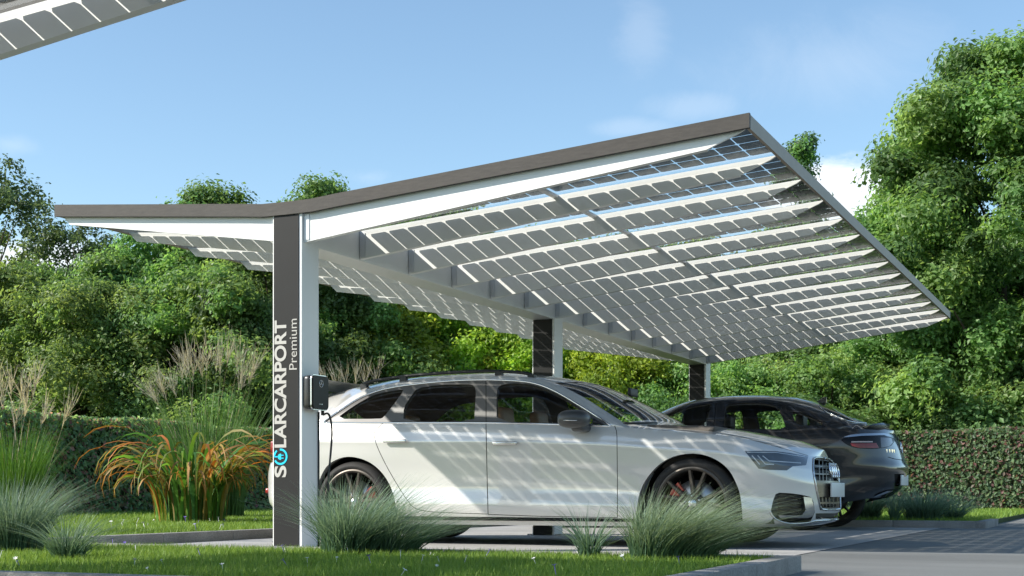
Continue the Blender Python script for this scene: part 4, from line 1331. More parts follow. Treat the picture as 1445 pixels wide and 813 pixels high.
def ground_mat(name, col, var, vscale, rough, bump, bscale, tint=None, streak=None, joints=None):
    m = bpy.data.materials.new(name); m.use_nodes = True
    nt = m.node_tree; b = nt.nodes['Principled BSDF']; L = nt.links.new
    tc = nt.nodes.new('ShaderNodeTexCoord')
    n1 = nt.nodes.new('ShaderNodeTexNoise'); n1.inputs['Scale'].default_value = vscale; n1.inputs['Detail'].default_value = 8; n1.inputs['Roughness'].default_value = .65
    n2 = nt.nodes.new('ShaderNodeTexNoise'); n2.inputs['Scale'].default_value = bscale; n2.inputs['Detail'].default_value = 3
    mp = nt.nodes.new('ShaderNodeMapping'); L(tc.outputs['Object'], mp.inputs[0])
    if streak: mp.inputs['Scale'].default_value = streak
    L(mp.outputs[0], n1.inputs['Vector']); L(tc.outputs['Object'], n2.inputs['Vector'])
    cr = nt.nodes.new('ShaderNodeValToRGB')
    t = tint or col
    cr.color_ramp.elements[0].position = .3; cr.color_ramp.elements[1].position = .72
    cr.color_ramp.elements[0].color = (*[c * (1 - var) for c in col], 1); cr.color_ramp.elements[1].color = (*[c * (1 + var) for c in t], 1)
    L(n1.outputs['Fac'], cr.inputs[0])
    mx = nt.nodes.new('ShaderNodeMix'); mx.data_type = 'RGBA'; mx.blend_type = 'MULTIPLY'; mx.inputs[0].default_value = 1
    mr = nt.nodes.new('ShaderNodeMapRange'); mr.inputs[1].default_value = .3; mr.inputs[2].default_value = .7; mr.inputs[3].default_value = 1 - var * .8; mr.inputs[4].default_value = 1 + var * .8
    L(n2.outputs['Fac'], mr.inputs[0]); L(cr.outputs[0], mx.inputs[6]); L(mr.outputs[0], mx.inputs[7])
    colr = mx.outputs[2]
    if joints:
        br = nt.nodes.new('ShaderNodeTexBrick'); br.inputs['Scale'].default_value = 1.0
        br.inputs['Brick Width'].default_value = joints[0]; br.inputs['Row Height'].default_value = joints[1]; br.inputs['Mortar Size'].default_value = joints[2]
        br.inputs['Color1'].default_value = (1, 1, 1, 1); br.inputs['Color2'].default_value = (.93, .93, .935, 1); br.inputs['Mortar'].default_value = (.78, .77, .75, 1)
        L(tc.outputs['Object'], br.inputs['Vector'])
        m2 = nt.nodes.new('ShaderNodeMix'); m2.data_type = 'RGBA'; m2.blend_type = 'MULTIPLY'; m2.inputs[0].default_value = 1
        L(colr, m2.inputs[6]); L(br.outputs[0], m2.inputs[7]); colr = m2.outputs[2]
    L(colr, b.inputs['Base Color'])
    b.inputs['Roughness'].default_value = rough; b.inputs['Specular IOR Level'].default_value = .4
    bp = nt.nodes.new('ShaderNodeBump'); bp.inputs['Strength'].default_value = bump; bp.inputs['Distance'].default_value = .01
    L(n2.outputs['Fac'], bp.inputs['Height']); L(bp.outputs[0], b.inputs['Normal'])
    return m


M['asphalt'] = ground_mat('asphalt', (.17, .175, .168), .24, .9, .8, .5, 160, streak=(.25, 1, 1))
M['paving'] = ground_mat('concrete_paving', (.38, .372, .355), .18, 1.3, .62, .25, 60, joints=(.4, .2, .006), streak=(.35, 1, 1))
M['kerb'] = ground_mat('concrete_kerb', (.27, .26, .245), .25, 3.0, .85, .5, 90)
M['soil'] = ground_mat('lawn_soil', (.045, .07, .018), .3, 4, .95, .5, 40)
M['meadow'] = ground_mat('meadow', (.05, .09, .02), .3, .6, .95, .4, 20)


def build_ground():
    b = MB(); b.add([(-700, -700, -.02), (700, -700, -.02), (700, 700, -.02), (-700, 700, -.02)], [[0, 1, 2, 3]])
    tag(b.build('ground', M['meadow']), kind='structure')
    b = MB(); b.add([(-9, -12, .000), (16, -12, .000), (16, 28.4, .000), (-9, 28.4, .000)], [[0, 1, 2, 3]])
    tag(b.build('driveway', M['asphalt']), kind='structure')
    b = MB(); b.add([(-7.3, -6, .004), (-2.08, -6, .004), (-2.08, 17.5, .004), (-7.3, 17.5, .004)], [[0, 1, 2, 3]])
    tag(b.build('parking_pad', M['paving']), kind='structure')
    z = .075
    slab('lawn_bed', -7.42, -1.74, 4.75, 7.5, -.01, z - .012, M['soil'])
    slab('lawn_bed', -7.42, -1.70, 17.6, 29.3, -.01, z - .012, M['soil'])
    slab('lawn_bed', -16.5, -7.42, -4, 29.2, -.01, z - .012, M['soil'])
    slab('lawn_bed', -7.42, 16, 28.5, 32, -.01, .02, M['soil'])

    def kerb(x0, x1, y0, y1, label):
        # kerb of separate stones with joints a few millimetres wide
        b = MB()
        lx, ly = x1 - x0, y1 - y0
        n = max(1, round(max(lx, ly) / 1.0))
        for k in range(n):
            if lx > ly: b.rbox(x0 + lx * k / n + .002, x0 + lx * (k + 1) / n - .002, y0, y1, -.05, .088, .006, 2)
            else: b.rbox(x0, x1, y0 + ly * k / n + .002, y0 + ly * (k + 1) / n - .002, -.05, .088, .006, 2)
        o = b.build('kerb', M['kerb']); o.data.set_sharp_from_angle(angle=R(40))
        tag(o, label, 'kerb', kind='structure')
    kerb(-7.42, -1.74, 7.5, 7.6, 'far kerb of the front lawn strip')
    kerb(-1.74, -1.63, 4.65, 7.6, 'right kerb of the front lawn strip')
    kerb(-7.42, -1.74, 4.65, 4.75, 'near kerb of the front lawn strip')
    kerb(-7.42, -7.32, 7.6, 17.5, 'kerb behind the parking bays')
    kerb(-7.42, -1.70, 17.5, 17.6, 'near kerb of the rear lawn strip')
    kerb(-1.70, -1.59, 17.5, 19.2, 'right kerb of the rear lawn strip')


# ================================================================== plants
def blades(n, xf, base_z, h, w, lean, colA, colB, name, segs=2, hvar=.4, parent=None, tipcol=None, curve=1.0, kind=None, m='blade', rng=None, zfun=None, wind=(0, 0)):
    """xf(n) -> base x,y arrays; makes curved tapering blades as one mesh"""
    rng = rng or RNG
    x, y, dx, dy = xf(n)
    H = h * (1 - hvar + 2 * hvar * rng.random(n)); Wd = w * (.7 + .6 * rng.random(n))
    LN = lean * (.2 + .8 * rng.random(n)) * H
    ang = rng.random(n) * 2 * PI
    ox, oy = -np.sin(ang), np.cos(ang)     # blade width direction
    rows = []
    for s in range(segs + 1):
        t = s / segs
        cx = x + (dx * LN + wind[0] * H) * t ** (1 + curve); cy = y + (dy * LN + wind[1] * H) * t ** (1 + curve)
        cz = base_z + H * (t - .30 * curve * np.minimum(LN / H, 1.2) * t ** 2)
        wd = Wd * (1 - t ** 1.6) * .5
        if s < segs:
            rows.append(np.stack([cx - ox * wd, cy - oy * wd, cz], 1)); rows.append(np.stack([cx + ox * wd, cy + oy * wd, cz], 1))
        else:
            rows.append(np.stack([cx - ox * wd * .1, cy - oy * wd * .1, cz], 1)); rows.append(np.stack([cx + ox * Wd * .06, cy + oy * Wd * .06, cz], 1))
    V = np.stack(rows, 1)                     # n, 2(segs+1), 3
    k = V.shape[1]
    base = (np.arange(n) * k)[:, None]
    f = np.concatenate([base + np.array([[2 * s, 2 * s + 1, 2 * s + 3, 2 * s + 2]]) for s in range(segs)], 0)
    mixr = rng.random((n, 1, 1))
    c = np.asarray(colA)[None, None, :] * (1 - mixr) + np.asarray(colB)[None, None, :] * mixr
    c = np.repeat(c, k, 1)
    if tipcol is not None:
        t = np.repeat(np.linspace(0, 1, segs + 1), 2)[None, :, None]
        tt = np.clip(t * 1.3 - .15, 0, 1) * (.5 + .5 * rng.random((n, 1, 1)))
        c = c * (1 - tt) + np.asarray(tipcol)[None, None, :] * tt
    o = np_mesh(name, V.reshape(-1, 3), f, M[m], parent, c.reshape(-1, 3), smooth=True, off=origin(parent))
    if kind: o['kind'] = kind
    return o


def field(x0, x1, y0, y1, rng=RNG):
    def fn(n):
        x = x0 + (x1 - x0) * rng.random(n); y = y0 + (y1 - y0) * rng.random(n)
        a = rng.random(n) * 2 * PI
        return x, y, np.cos(a), np.sin(a)
    return fn


def clump_field(cx, cy, r, rng=RNG, bias=(0, 0)):
    def fn(n):
        a = rng.random(n) * 2 * PI; q = r * rng.random(n) ** .6
        dx = np.cos(a) + bias[0] + .35 * rng.normal(size=n); dy = np.sin(a) + bias[1] + .35 * rng.normal(size=n)
        return cx + np.cos(a) * q, cy + np.sin(a) * q, dx * .9, dy * .9
    return fn


def fescue(loc, r, h, n, label, group=None, spread=1.0, bias=(0, 0), colA=(.05, .115, .055), colB=(.10, .19, .115), tip=(.30, .40, .34), wind=(.12, 0), w=.006, hv=.35):
    rng = np.random.default_rng(int(abs(loc[0] * 1000 + loc[1] * 77)) + n)
    o = blades(n, clump_field(loc[0], loc[1], r, rng, bias), loc[2] - .01, h, w, spread, colA, colB, 'grass_clump', segs=5, hvar=hv, tipcol=tip, curve=.9, rng=rng, wind=wind)
    me = o.data
    # put the origin at the base
    co = np.empty(len(me.vertices) * 3, np.float32); me.vertices.foreach_get('co', co); co = co.reshape(-1, 3) - np.array(loc, np.float32); me.vertices.foreach_set('co', co.ravel()); me.update()
    o.location = loc
    return tag(o, label, 'ornamental grass', group)


def plume_mesh(L=.55, n=26, seed=0):
    """feathery seed head at the end of a stalk: root at origin, stalk goes up"""
    rng = np.random.default_rng(seed)
    V = []; Fc = []
    def rib(p0, p1, w):
        d = p1 - p0; s = np.cross(d, rng.normal(size=3)); s /= (np.linalg.norm(s) + 1e-9); s *= w
        b = len(V); V.extend([p0 - s, p0 + s, p1 + s * .3, p1 - s * .3]); Fc.append([b, b + 1, b + 2, b + 3])
    return rib, V, Fc, rng


def plume(name, base, top, parent, seed, fl=.45, strands=16, colr=(.44, .40, .33), spread=.36):
    rib, V, Fc, rng = plume_mesh(seed=seed)
    base = np.array(base, float); top = np.array(top, float)
    d = top - base; L = np.linalg.norm(d); d /= L
    side = np.cross(d, [0.2, 1, 0]); side /= np.linalg.norm(side); sid2 = np.cross(d, side)
    # stalk
    prev = base
    for t in (.35, .7, 1.0):
        p = base + d * L * t + side * .03 * L * math.sin(t * 2.2) * (rng.random() - .5)
        rib(prev, p, .0035); rib(prev, p, .0035); prev = p
    for k in range(strands):
        t = rng.random() ** .8
        p0 = prev + d * fl * .35 * t
        q = side * rng.normal() * spread + sid2 * rng.normal() * spread + d * (1.1 + .4 * rng.random())
        q /= np.linalg.norm(q)
        lk = fl * (.5 + .5 * rng.random())
        m1 = p0 + q * lk * .55; e = m1 + (q * .8 + d * .15 + side * (.12 if rng.random() > .4 else -.1)) * lk * .5
        rib(p0, m1, .003); rib(m1, e, .0028)
        for _ in range(2):
            u = rng.random(); pp = p0 + (m1 - p0) * u; rib(pp, pp + (q + rng.normal(size=3) * .3) * lk * .35, .0024)
    V = np.array(V); c = np.asarray(colr) * (.8 + .4 * np.random.default_rng(seed).random((len(V), 1)))
    return np_mesh(name, V, np.array(Fc), M['plume'], parent, c, off=origin(parent))


def leaves(P, Nn, size, rng, aspect=.6, droop=.25):
    """rhombic leaves at P facing Nn -> verts, faces"""
    n = len(P)
    Nn = Nn + rng.normal(size=(n, 3)) * .55; Nn /= np.maximum(np.linalg.norm(Nn, axis=1, keepdims=True), 1e-6)
    t = np.cross(Nn, rng.normal(size=(n, 3))); t /= np.maximum(np.linalg.norm(t, axis=1, keepdims=True), 1e-6)
    b = np.cross(Nn, t)
    s = (size * (.6 + .8 * rng.random(n)))[:, None]
    V = np.stack([P - t * s * .5, P - b * s * aspect * .5 + Nn * s * .08, P + t * s * .5 - Nn * s * droop * .3, P + b * s * aspect * .5 + Nn * s * .08], 1)
    f = np.arange(n * 4).reshape(n, 4)
    return V.reshape(-1, 3), f


def tree_meshes(seed, h, rad, base, nclump, nleaf, size, cols, shape='round', rc=(.55, 1.0), trunk_r=.16, fill=.55):
    """returns (trunk mesh, crown mesh) around the origin"""
    rng = np.random.default_rng(seed)
    cl = []
    tries = 0
    while len(cl) < nclump and tries < 20000:
        tries += 1
        z = rng.random(); a = rng.random() * 2 * PI
        if shape == 'round': prof = (math.sin(PI * (z * .86 + .12)) ** .62)
        elif shape == 'cone': prof = (1 - z) ** .8 * min(1, z * 8 + .3)
        elif shape == 'column': prof = math.sin(PI * (z * .93 + .04)) ** .45
        elif shape == 'bush': prof = math.cos(z * PI / 2 * .96) ** .5
        else: prof = 1
        q = (rng.random() ** .28)
        lump = 1 + .16 * math.sin(3 * a + seed) + .10 * math.sin(5 * a + 11 * z + seed * 2)
        r = prof * rad * q * lump
        cl.append((math.cos(a) * r, math.sin(a) * r, base + (h - base) * z, q))
    cl = np.array(cl)
    cr = rc[0] + (rc[1] - rc[0]) * rng.random(len(cl))
    per = rng.multinomial(nleaf, (cr ** 2) / (cr ** 2).sum())
    Ps = []; Ns = []; Cs = []
    cols = np.asarray(cols)
    for (x, y, z, q), r, k in zip(cl, cr, per):
        d = rng.normal(size=(k, 3)); d[:, 2] += .25
        # a twiggy lump: leaves in a few sprays
        ns = max(5, int(k / 34)); sp = rng.normal(size=(ns, 3)); sp[:, 2] += .2; sp /= np.linalg.norm(sp, axis=1, keepdims=True)
        pick = rng.integers(0, ns, k)
        slen = .70 + .65 * rng.random(ns) ** 1.5
        d = (sp[pick] + rng.normal(size=(k, 3)) * .30) * slen[pick][:, None]
        rr = r * (fill + (1 - fill) * rng.random(k) ** .5)[:, None]
        dl = np.linalg.norm(d, axis=1, keepdims=True); d = d / np.maximum(dl, .3) * np.minimum(dl, 1.6)
        p = np.array([x, y, z]) + d * rr * np.array([1, 1, .8])
        Ps.append(p); nn = d * .85 + np.array([0, 0, .4]); Ns.append(nn)
        base_c = cols[rng.integers(0, len(cols))]
        Cs.append(np.repeat((base_c * (.8 + .4 * rng.random()))[None], k, 0) * (.7 + .6 * rng.random((k, 1))))
    P = np.concatenate(Ps); N = np.concatenate(Ns); Cc = np.concatenate(Cs)
    V, f = leaves(P, N, size, rng)
    crown = (V, f, np.repeat(Cc, 4, 0))
    tb = MB()
    top = h * .8
    pts = [(0, 0, -.05), (.03, .02, h * .12), (.0, .05, h * .3), (-.05, .0, h * .5), (.02, -.03, top)]
    tb.tube(pts, [trunk_r * 1.35, trunk_r, trunk_r * .8, trunk_r * .5, .02], 10)
    for i in rng.permutation(len(cl))[:min(16, len(cl))]:
        c = Vector(cl[i][:3]); z0 = min(max(c.z - .25 * (h - base) - .15 * rng.random() * h, base * .5), top * .9); s = Vector((0, 0, z0))
        mid = s.lerp(c, .5) + Vector((0, 0, .12 * (c - s).length))
        rr = trunk_r * .38 * (1 - z0 / h) + .012
        tb.tube([s, s.lerp(mid, .5) + Vector((0, 0, -.02)), mid, c], [rr, rr * .75, rr * .5, .008], 6)
    return tb, crown


def tree(name, seed, label, cat, loc, group=None, **kw):
    tb, (V, f, c) = tree_meshes(seed, **kw)
    root = empty(name, (0, 0, 0), label, cat, group)
    tb.build('trunk', M['bark'], root)
    np_mesh('crown', V, f, M['leaf'], root, c)
    root.location = loc
    return root


def hedge(name, x0, x1, y0, y1, z0, z1, size, dens, label, seed, group=None, gain=1.0):
    rng = np.random.default_rng(seed)
    root = empty(name, ((x0 + x1) / 2, (y0 + y1) / 2, z0), label, 'hedge', group)
    core = MB(); core.box(x0 + .12, x1 - .12, y0 + .12, y1 - .12, z0, z1 - .12); core.build('inner_twigs', M['hedge_core'], root)
    Ps = []; Ns = []
    def face(n, ax, at, sgn):
        u = rng.random(n); v = rng.random(n)
        d = np.abs(rng.normal(size=n)) * .07 - .02
        if ax == 'x': p = np.stack([np.full(n, at) - sgn * d, y0 + (y1 - y0) * u, z0 + (z1 - z0) * v], 1); nn = np.array([sgn, 0, .4])
        elif ax == 'y': p = np.stack([x0 + (x1 - x0) * u, np.full(n, at) - sgn * d, z0 + (z1 - z0) * v], 1); nn = np.array([0, sgn, .4])
        else: p = np.stack([x0 + (x1 - x0) * u, y0 + (y1 - y0) * v, np.full(n, at) - d], 1); nn = np.array([0, 0, 1.])
        # gentle unevenness
        wob = .03 * np.sin(p[:, 0] * 2.1 + p[:, 1] * 1.7) + .015 * np.sin(p[:, 0] * 5.3 - p[:, 1] * 4.1 + p[:, 2] * 6)
        p = p + nn / np.linalg.norm(nn) * wob[:, None]
        Ps.append(p); Ns.append(np.repeat(nn[None], n, 0))
    lx, ly, lz = x1 - x0, y1 - y0, z1 - z0
    face(int(ly * lz * dens), 'x', x1, 1); face(int(lx * lz * dens), 'y', y0, -1)
    face(int(ly * lz * dens * .3), 'x', x0, -1); face(int(lx * lz * dens * .3), 'y', y1, 1)
    face(int(lx * ly * dens * 1.0), 'z', z1, 1)
    P = np.concatenate(Ps); N = np.concatenate(Ns)
    V, f = leaves(P, N, size, rng, aspect=.62)
    pal = np.array([(.15, .24, .11), (.19, .30, .14), (.13, .22, .12), (.24, .33, .16), (.27, .13, .125), (.38, .20, .18), (.23, .18, .14)])
    pr = np.array([.26, .22, .23, .1, .08, .05, .06])
    ci = rng.choice(len(pal), size=len(P), p=pr)
    C = gain * pal[ci] * (.75 + .5 * rng.random((len(P), 1)))
    # young red shoots sit near the top
    np_mesh('foliage', V, f, M['hedge_leaf'], root, np.repeat(C, 4, 0), off=origin(root))
    return root


def strap_plant(loc, n, h, r, label, seed=3):
    """big clump of arching strap leaves, green turning orange"""
    rng = np.random.default_rng(seed)
    segs = 11
    V = []; Fc = []; C = []
    root_p = np.array(loc)
    for k in range(n):
        a = rng.random() * 2 * PI; q = r * rng.random() ** .6
        L = h * (.85 + .8 * rng.random()); lean = rng.random()
        az = a + rng.normal() * .55
        d = np.array([math.cos(az), math.sin(az), 0])
        p = root_p + np.array([math.cos(a) * q, math.sin(a) * q, 0])
        el = PI / 2 - .02 - .13 * lean
        curl = 2.3 + 1.3 * rng.random() + .3 * lean
        w0 = .012 + .015 * rng.random()
        sidev = np.array([-d[1], d[0], 0]) 
        tw = rng.normal() * .5
        g = np.array([(.10, .25, .035), (.15, .32, .05), (.07, .19, .05)][rng.integers(0, 3)])
        o_ = np.array([(.50, .17, .03), (.42, .19, .05), (.5, .28, .12), (.36, .12, .025)][rng.integers(0, 4)])
        dry = rng.random()
        b = len(V)
        for s in range(segs + 1):
            t = s / segs
            ww = w0 * min(1, .35 + t * 2.0) * (1 - t ** 3) + .0015
            sv = sidev * math.cos(tw * t) + np.array([0, 0, 1]) * math.sin(tw * t)
            V += [p - sv * ww, p + sv * ww]
            mixv = np.clip((dry * 1.6 - .5) + (t - .45) * .9, 0, 1)
            c = g * (1 - mixv) + o_ * mixv
            C += [c, c * .94]
            p = p + (d * math.cos(el) + np.array([0, 0, 1]) * math.sin(el)) * (L / segs)
            if p[2] < root_p[2] + .03: p[2] = root_p[2] + .03
            el -= curl / segs * (1.8 * ((s + .5) / segs) ** .8)
        for s in range(segs):
            Fc.append([b + 2 * s, b + 2 * s + 1, b + 2 * s + 3, b + 2 * s + 2])
    o = np_mesh('strap_leaf_plant', np.array(V), np.array(Fc), M['blade'], None, np.array(C), smooth=True, off=loc)
    o.location = loc
    return tag(o, label, 'plant')
# ================================================================== assemble
build_ground()
cp, clad0 = carport('white solar carport with lettered dark front post, roofing over both cars')
cp2 = dup(cp, (cp.location.x, cp.location.y - 13.77, 0), 0, 'second white solar carport nearer the viewer, only its roof corner showing in the sky')
lettering(clad0)
wall_charger()
S1 = white_estate()
S2 = dark_suv()

# ---- lawns
def lawn(name, x0, x1, y0, y1, z, dens, h, w, cols=((.12, .23, .035), (.25, .36, .065))):
    n = int((x1 - x0) * (y1 - y0) * dens)
    rng = np.random.default_rng(n)
    o = blades(n, field(x0, x1, y0, y1, rng), z, h, w, .8, cols[0], cols[1], name, segs=1, hvar=.45, rng=rng, kind='stuff')
    return o
Z0 = .06
lawn('lawn', -7.40, -1.745, 4.76, 7.49, Z0, 5200, .042, .0055)
lawn('lawn', -7.40, -1.71, 17.61, 20.5, Z0, 1200, .06, .010)
lawn('lawn', -7.40, -1.71, 20.5, 29.0, Z0, 500, .07, .02)
lawn('lawn', -11.5, -7.43, 9.0, 20.0, Z0, 1700, .055, .010)
lawn('lawn', -16.4, -11.5, 8.5, 29.0, Z0, 500, .07, .02)
lawn('lawn', -11.5, -7.43, 20.0, 29.0, Z0, 500, .07, .02)
lawn('lawn', -9.5, -7.43, 4.5, 9.0, Z0, 3000, .05, .007)
lawn('lawn', -7.4, 8, 28.55, 29.4, .02, 500, .09, .02)

def px_ground(u, depth, z=0.0):
    p = on_z(u, HOR, depth); return (p.x, p.y, z)

# ---- ornamental grasses
zl = .066
fescue(px_ground(497, 8.22, zl), .17, .40, 1500, 'wide blue-green fescue clump at the foot of the front post hiding the rear wheel', wind=(.16, 0), bias=(.25, 0), spread=1.25)
fescue(px_ground(560, 8.20, zl), .12, .30, 600, 'low blue-green fescue tuft sweeping right beneath the rear door', wind=(.45, 0), bias=(.5, 0), spread=1.3)
fescue(px_ground(932, 7.5, zl), .16, .35, 1500, 'large silvery fescue clump blowing right across the front wheel', wind=(.42, 0), bias=(.35, 0), spread=1.15, tip=(.30, .37, .28))
fescue(px_ground(975, 7.45, zl), .12, .26, 600, 'silvery fescue tuft leaning over the kerb corner under the front bumper', wind=(.75, 0), bias=(.45, 0), spread=1.2, tip=(.30, .37, .28))
fescue(px_ground(832, 7.68, zl), .05, .28, 170, 'thin sparse fescue tuft under the front door', spread=1.2, wind=(.05, 0))
fescue(px_ground(18, 8.5, zl), .17, .42, 1300, 'pale blue fescue clump at the left edge of the front lawn', spread=1.0, wind=(.10, 0), tip=(.26, .34, .30))
fescue(px_ground(96, 7.5, zl), .08, .26, 330, 'low wispy fescue tuft right of the pale blue clump', spread=1.5, wind=(.14, 0), tip=(.26, .34, .28))
fescue(px_ground(1303, 17.75, zl), .22, .42, 900, 'rounded green fescue clump on the lawn strip by the rear hedge', spread=1.3, wind=(.1, 0), w=.010)
fescue(px_ground(1345, 17.9, zl), .10, .30, 300, 'right-leaning fescue tuft near the kerb end by the rear hedge', spread=1.3, wind=(.35, 0), w=.010)
fescue(px_ground(1262, 17.6, zl), .05, .36, 140, 'thin upright fescue tuft behind the dark car', spread=.8, w=.009)
fescue(px_ground(1226, 18.2, zl), .12, .46, 380, 'pale fescue clump seen behind the dark car rear wheel', spread=1.2, w=.010, tip=(.32, .38, .30))

rng_p = random.Random(5)
def plume_grass(label, loc, nb, h, rad, stalks, colA, colB, fl, w, lean=.9):
    root = empty('plume_grass', loc, label, 'ornamental grass')
    rg = np.random.default_rng(nb)
    blades(nb, clump_field(loc[0], loc[1], rad, rg), loc[2] - .01, h, w, lean, colA, colB, 'foliage', segs=5, hvar=.4, parent=root, curve=1.0, rng=rg)
    for k, (du, v, lu) in enumerate(stalks):
        depth = (Vector(loc) - CAMP).dot(Vector((-SN, CS, 0)))
        top = on_z(du, v, depth + rng_p.uniform(-.3, .3)); b = Vector(loc) + Vector((rng_p.uniform(-.5, .5) * rad, rng_p.uniform(-.5, .5) * rad, 0))
        stop = b + (top - b) * lu
        plume('plume', b, stop, root, k + nb, fl=fl, strands=13)
    return root
plume_grass('tall bright green grass with tan plumes at the left edge', px_ground(20, 12.0, zl), 1000, .80, .17,
            [(2, 560, .9), (14, 545, .9), (30, 560, .92), (48, 545, .92), (60, 600, .95), (36, 580, .95), (90, 600, .96), (-10, 540, .9), (22, 600, .95), (-25, 560, .9)],
            (.06, .16, .02), (.13, .25, .04), .34, .008, .5)
st = []
for k in range(19):
    u = 205 + k * 9; st.append((u + rng_p.uniform(-6, 6), 478 + abs(k - 11) * 4 + rng_p.uniform(0, 34), .86))
plume_grass('tall silvery plume grass standing behind the orange strap-leaf plant', px_ground(292, 19.5, zl), 900, 1.55, .5, st, (.08, .16, .04), (.12, .22, .06), .52, .014, .5)
st = [(455 + k * 15, 512 + rng_p.uniform(0, 20), .86) for k in range(6)]
plume_grass('plume grass showing above the white car roof beside the charger', px_ground(515, 22.5, zl), 500, 1.5, .5, st, (.08, .16, .04), (.12, .22, .06), .5, .014, .5)
strap_plant(px_ground(270, 16.3, zl), 220, 1.12, .40, 'clump of arching strap leaves turning orange in front of the left hedge')

# ---- flowers in the grass
def flower(loc, m, r, lab, grp):
    mb = MB()
    for k in range(6):
        a = 2 * PI * k / 6
        c, s = math.cos(a), math.sin(a); c2, s2 = math.cos(a + .42), math.sin(a + .42); c3, s3 = math.cos(a - .42), math.sin(a - .42)
        z = .06
        mb.add([(0, 0, z), (c3 * r * .6, s3 * r * .6, z + r * .15), (c * r, s * r, z + r * .3), (c2 * r * .6, s2 * r * .6, z + r * .15)], [[0, 1, 2, 3]])
    mb.tube([(0, 0, 0), (0, 0, .06)], .0015, 4)
    o = mb.build('flower', m, loc=None)
    o.location = loc; o.rotation_euler = (-.35, 0, random.random() * 6)
    return tag(o, lab, 'flower', grp)
rf = random.Random(11)
kinds = {}
def put_flower(kind, x, y, z, sc):
    m, lab, grp = {'w': (M['petal_white'], 'small white flower in the front lawn grass', 'white flowers in the front lawn'),
                   'v': (M['petal_violet'], 'small violet flower in the front lawn grass', 'violet flowers in the front lawn'),
                   'W': (M['petal_white'], 'small white flower in the far left lawn', 'white flowers in the far left lawn'),
                   'V': (M['petal_violet'], 'small violet flower in the far left lawn', 'violet flowers in the far left lawn')}[kind]
    if kind not in kinds:
        kinds[kind] = flower((x, y, z), m, .013, lab, grp); o = kinds[kind]
    else:
        o = kinds[kind].copy(); COL.objects.link(o)
    o.location = (x, y, z); o.rotation_euler = (-.4 + rf.uniform(-.3, .3), rf.uniform(-.3, .3), rf.uniform(0, 6)); o.scale = (sc,) * 3
for k in range(46):
    put_flower('w' if rf.random() < .68 else 'v', rf.uniform(-6.2, -1.9), rf.uniform(4.9, 7.4), .062, rf.uniform(.6, 1.15))
for k in range(70):
    put_flower('W' if rf.random() < .75 else 'V', rf.uniform(-10.6, -7.5), rf.uniform(10.2, 17.5), .07, rf.uniform(.9, 1.6))

# ---- hedges
hedge('clipped_hedge', -16.0, -15.1, 11.0, 29.9, 0, 1.62, .085, 1000, 'clipped purple-green hedge running away along the left lawn', 5, gain=1.3)
hedge('clipped_hedge', -15.1, 9.0, 29.4, 30.3, 0, 1.66, .085, 1000, 'clipped purple-green hedge across the back behind the dark car', 6, gain=.8)

# ---- trees
G_DARK = [(0.112, 0.199, 0.071), (0.131, 0.228, 0.080), (0.142, 0.245, 0.085), (0.097, 0.177, 0.068)]
G_MID = [(0.160, 0.274, 0.085), (0.196, 0.314, 0.097), (0.150, 0.257, 0.091), (0.228, 0.331, 0.114)]
G_LIME = [(0.308, 0.410, 0.057), (0.257, 0.382, 0.057), (0.331, 0.433, 0.068), (0.211, 0.342, 0.068)]
G_BLUE = [(0.106, 0.177, 0.088), (0.130, 0.206, 0.100), (0.094, 0.165, 0.083)]
belt_label = 'leafy green tree in the belt beyond the hedge'
protos = {}
def proto(key, **kw):
    protos[key] = (tree_meshes(**kw), [None])
def plant(key, u, depth, sc, rot, label, cat='tree', group=None, name='leafy_tree', zs=1.0):
    (tb, (V, f, c)), first = protos[key]
    p = px_ground(u, depth)
    if first[0] is None:
        root = empty(name, (0, 0, 0), label, cat, group)
        tb.build('trunk', M['bark'], root); np_mesh('crown', V, f, M['leaf'], root, c)
        first[0] = root
    else:
        root = dup(first[0], p, 0, label, group)
        if not group and 'group' in root: del root['group']
    root.location = p; root.rotation_euler = (0, 0, rot); root.scale = (sc, sc, sc * zs)
    return root
proto('dense', seed=21, h=8.2, rad=3.1, base=.8, nclump=95, nleaf=64000, size=.15, cols=G_DARK + G_MID[:2], shape='round', rc=(.45, .85))
proto('dense2', seed=27, h=7.4, rad=3.3, base=.5, nclump=90, nleaf=60000, size=.145, cols=G_MID, shape='round', rc=(.45, .85))
proto('lime', seed=33, h=6.2, rad=3.0, base=.2, nclump=85, nleaf=62000, size=.13, cols=G_LIME, shape='bush', rc=(.45, .85))
proto('shrub', seed=38, h=4.6, rad=2.6, base=.1, nclump=70, nleaf=46000, size=.125, cols=G_MID + G_DARK[:1], shape='bush', rc=(.4, .8))
proto('airy', seed=41, h=11, rad=2.3, base=3.0, nclump=38, nleaf=9000, size=.14, cols=G_BLUE + G_DARK[1:2], shape='round', rc=(.35, .75))
proto('tall', seed=61, h=11.0, rad=2.0, base=2.5, nclump=34, nleaf=30000, size=.14, cols=G_MID, shape='round', rc=(.4, .8))
proto('column', seed=55, h=14.2, rad=1.0, base=1.5, nclump=60, nleaf=26000, size=.15, cols=G_BLUE + G_MID[:1], shape='column', rc=(.4, .7))
grp = 'trees in the belt beyond the hedge'
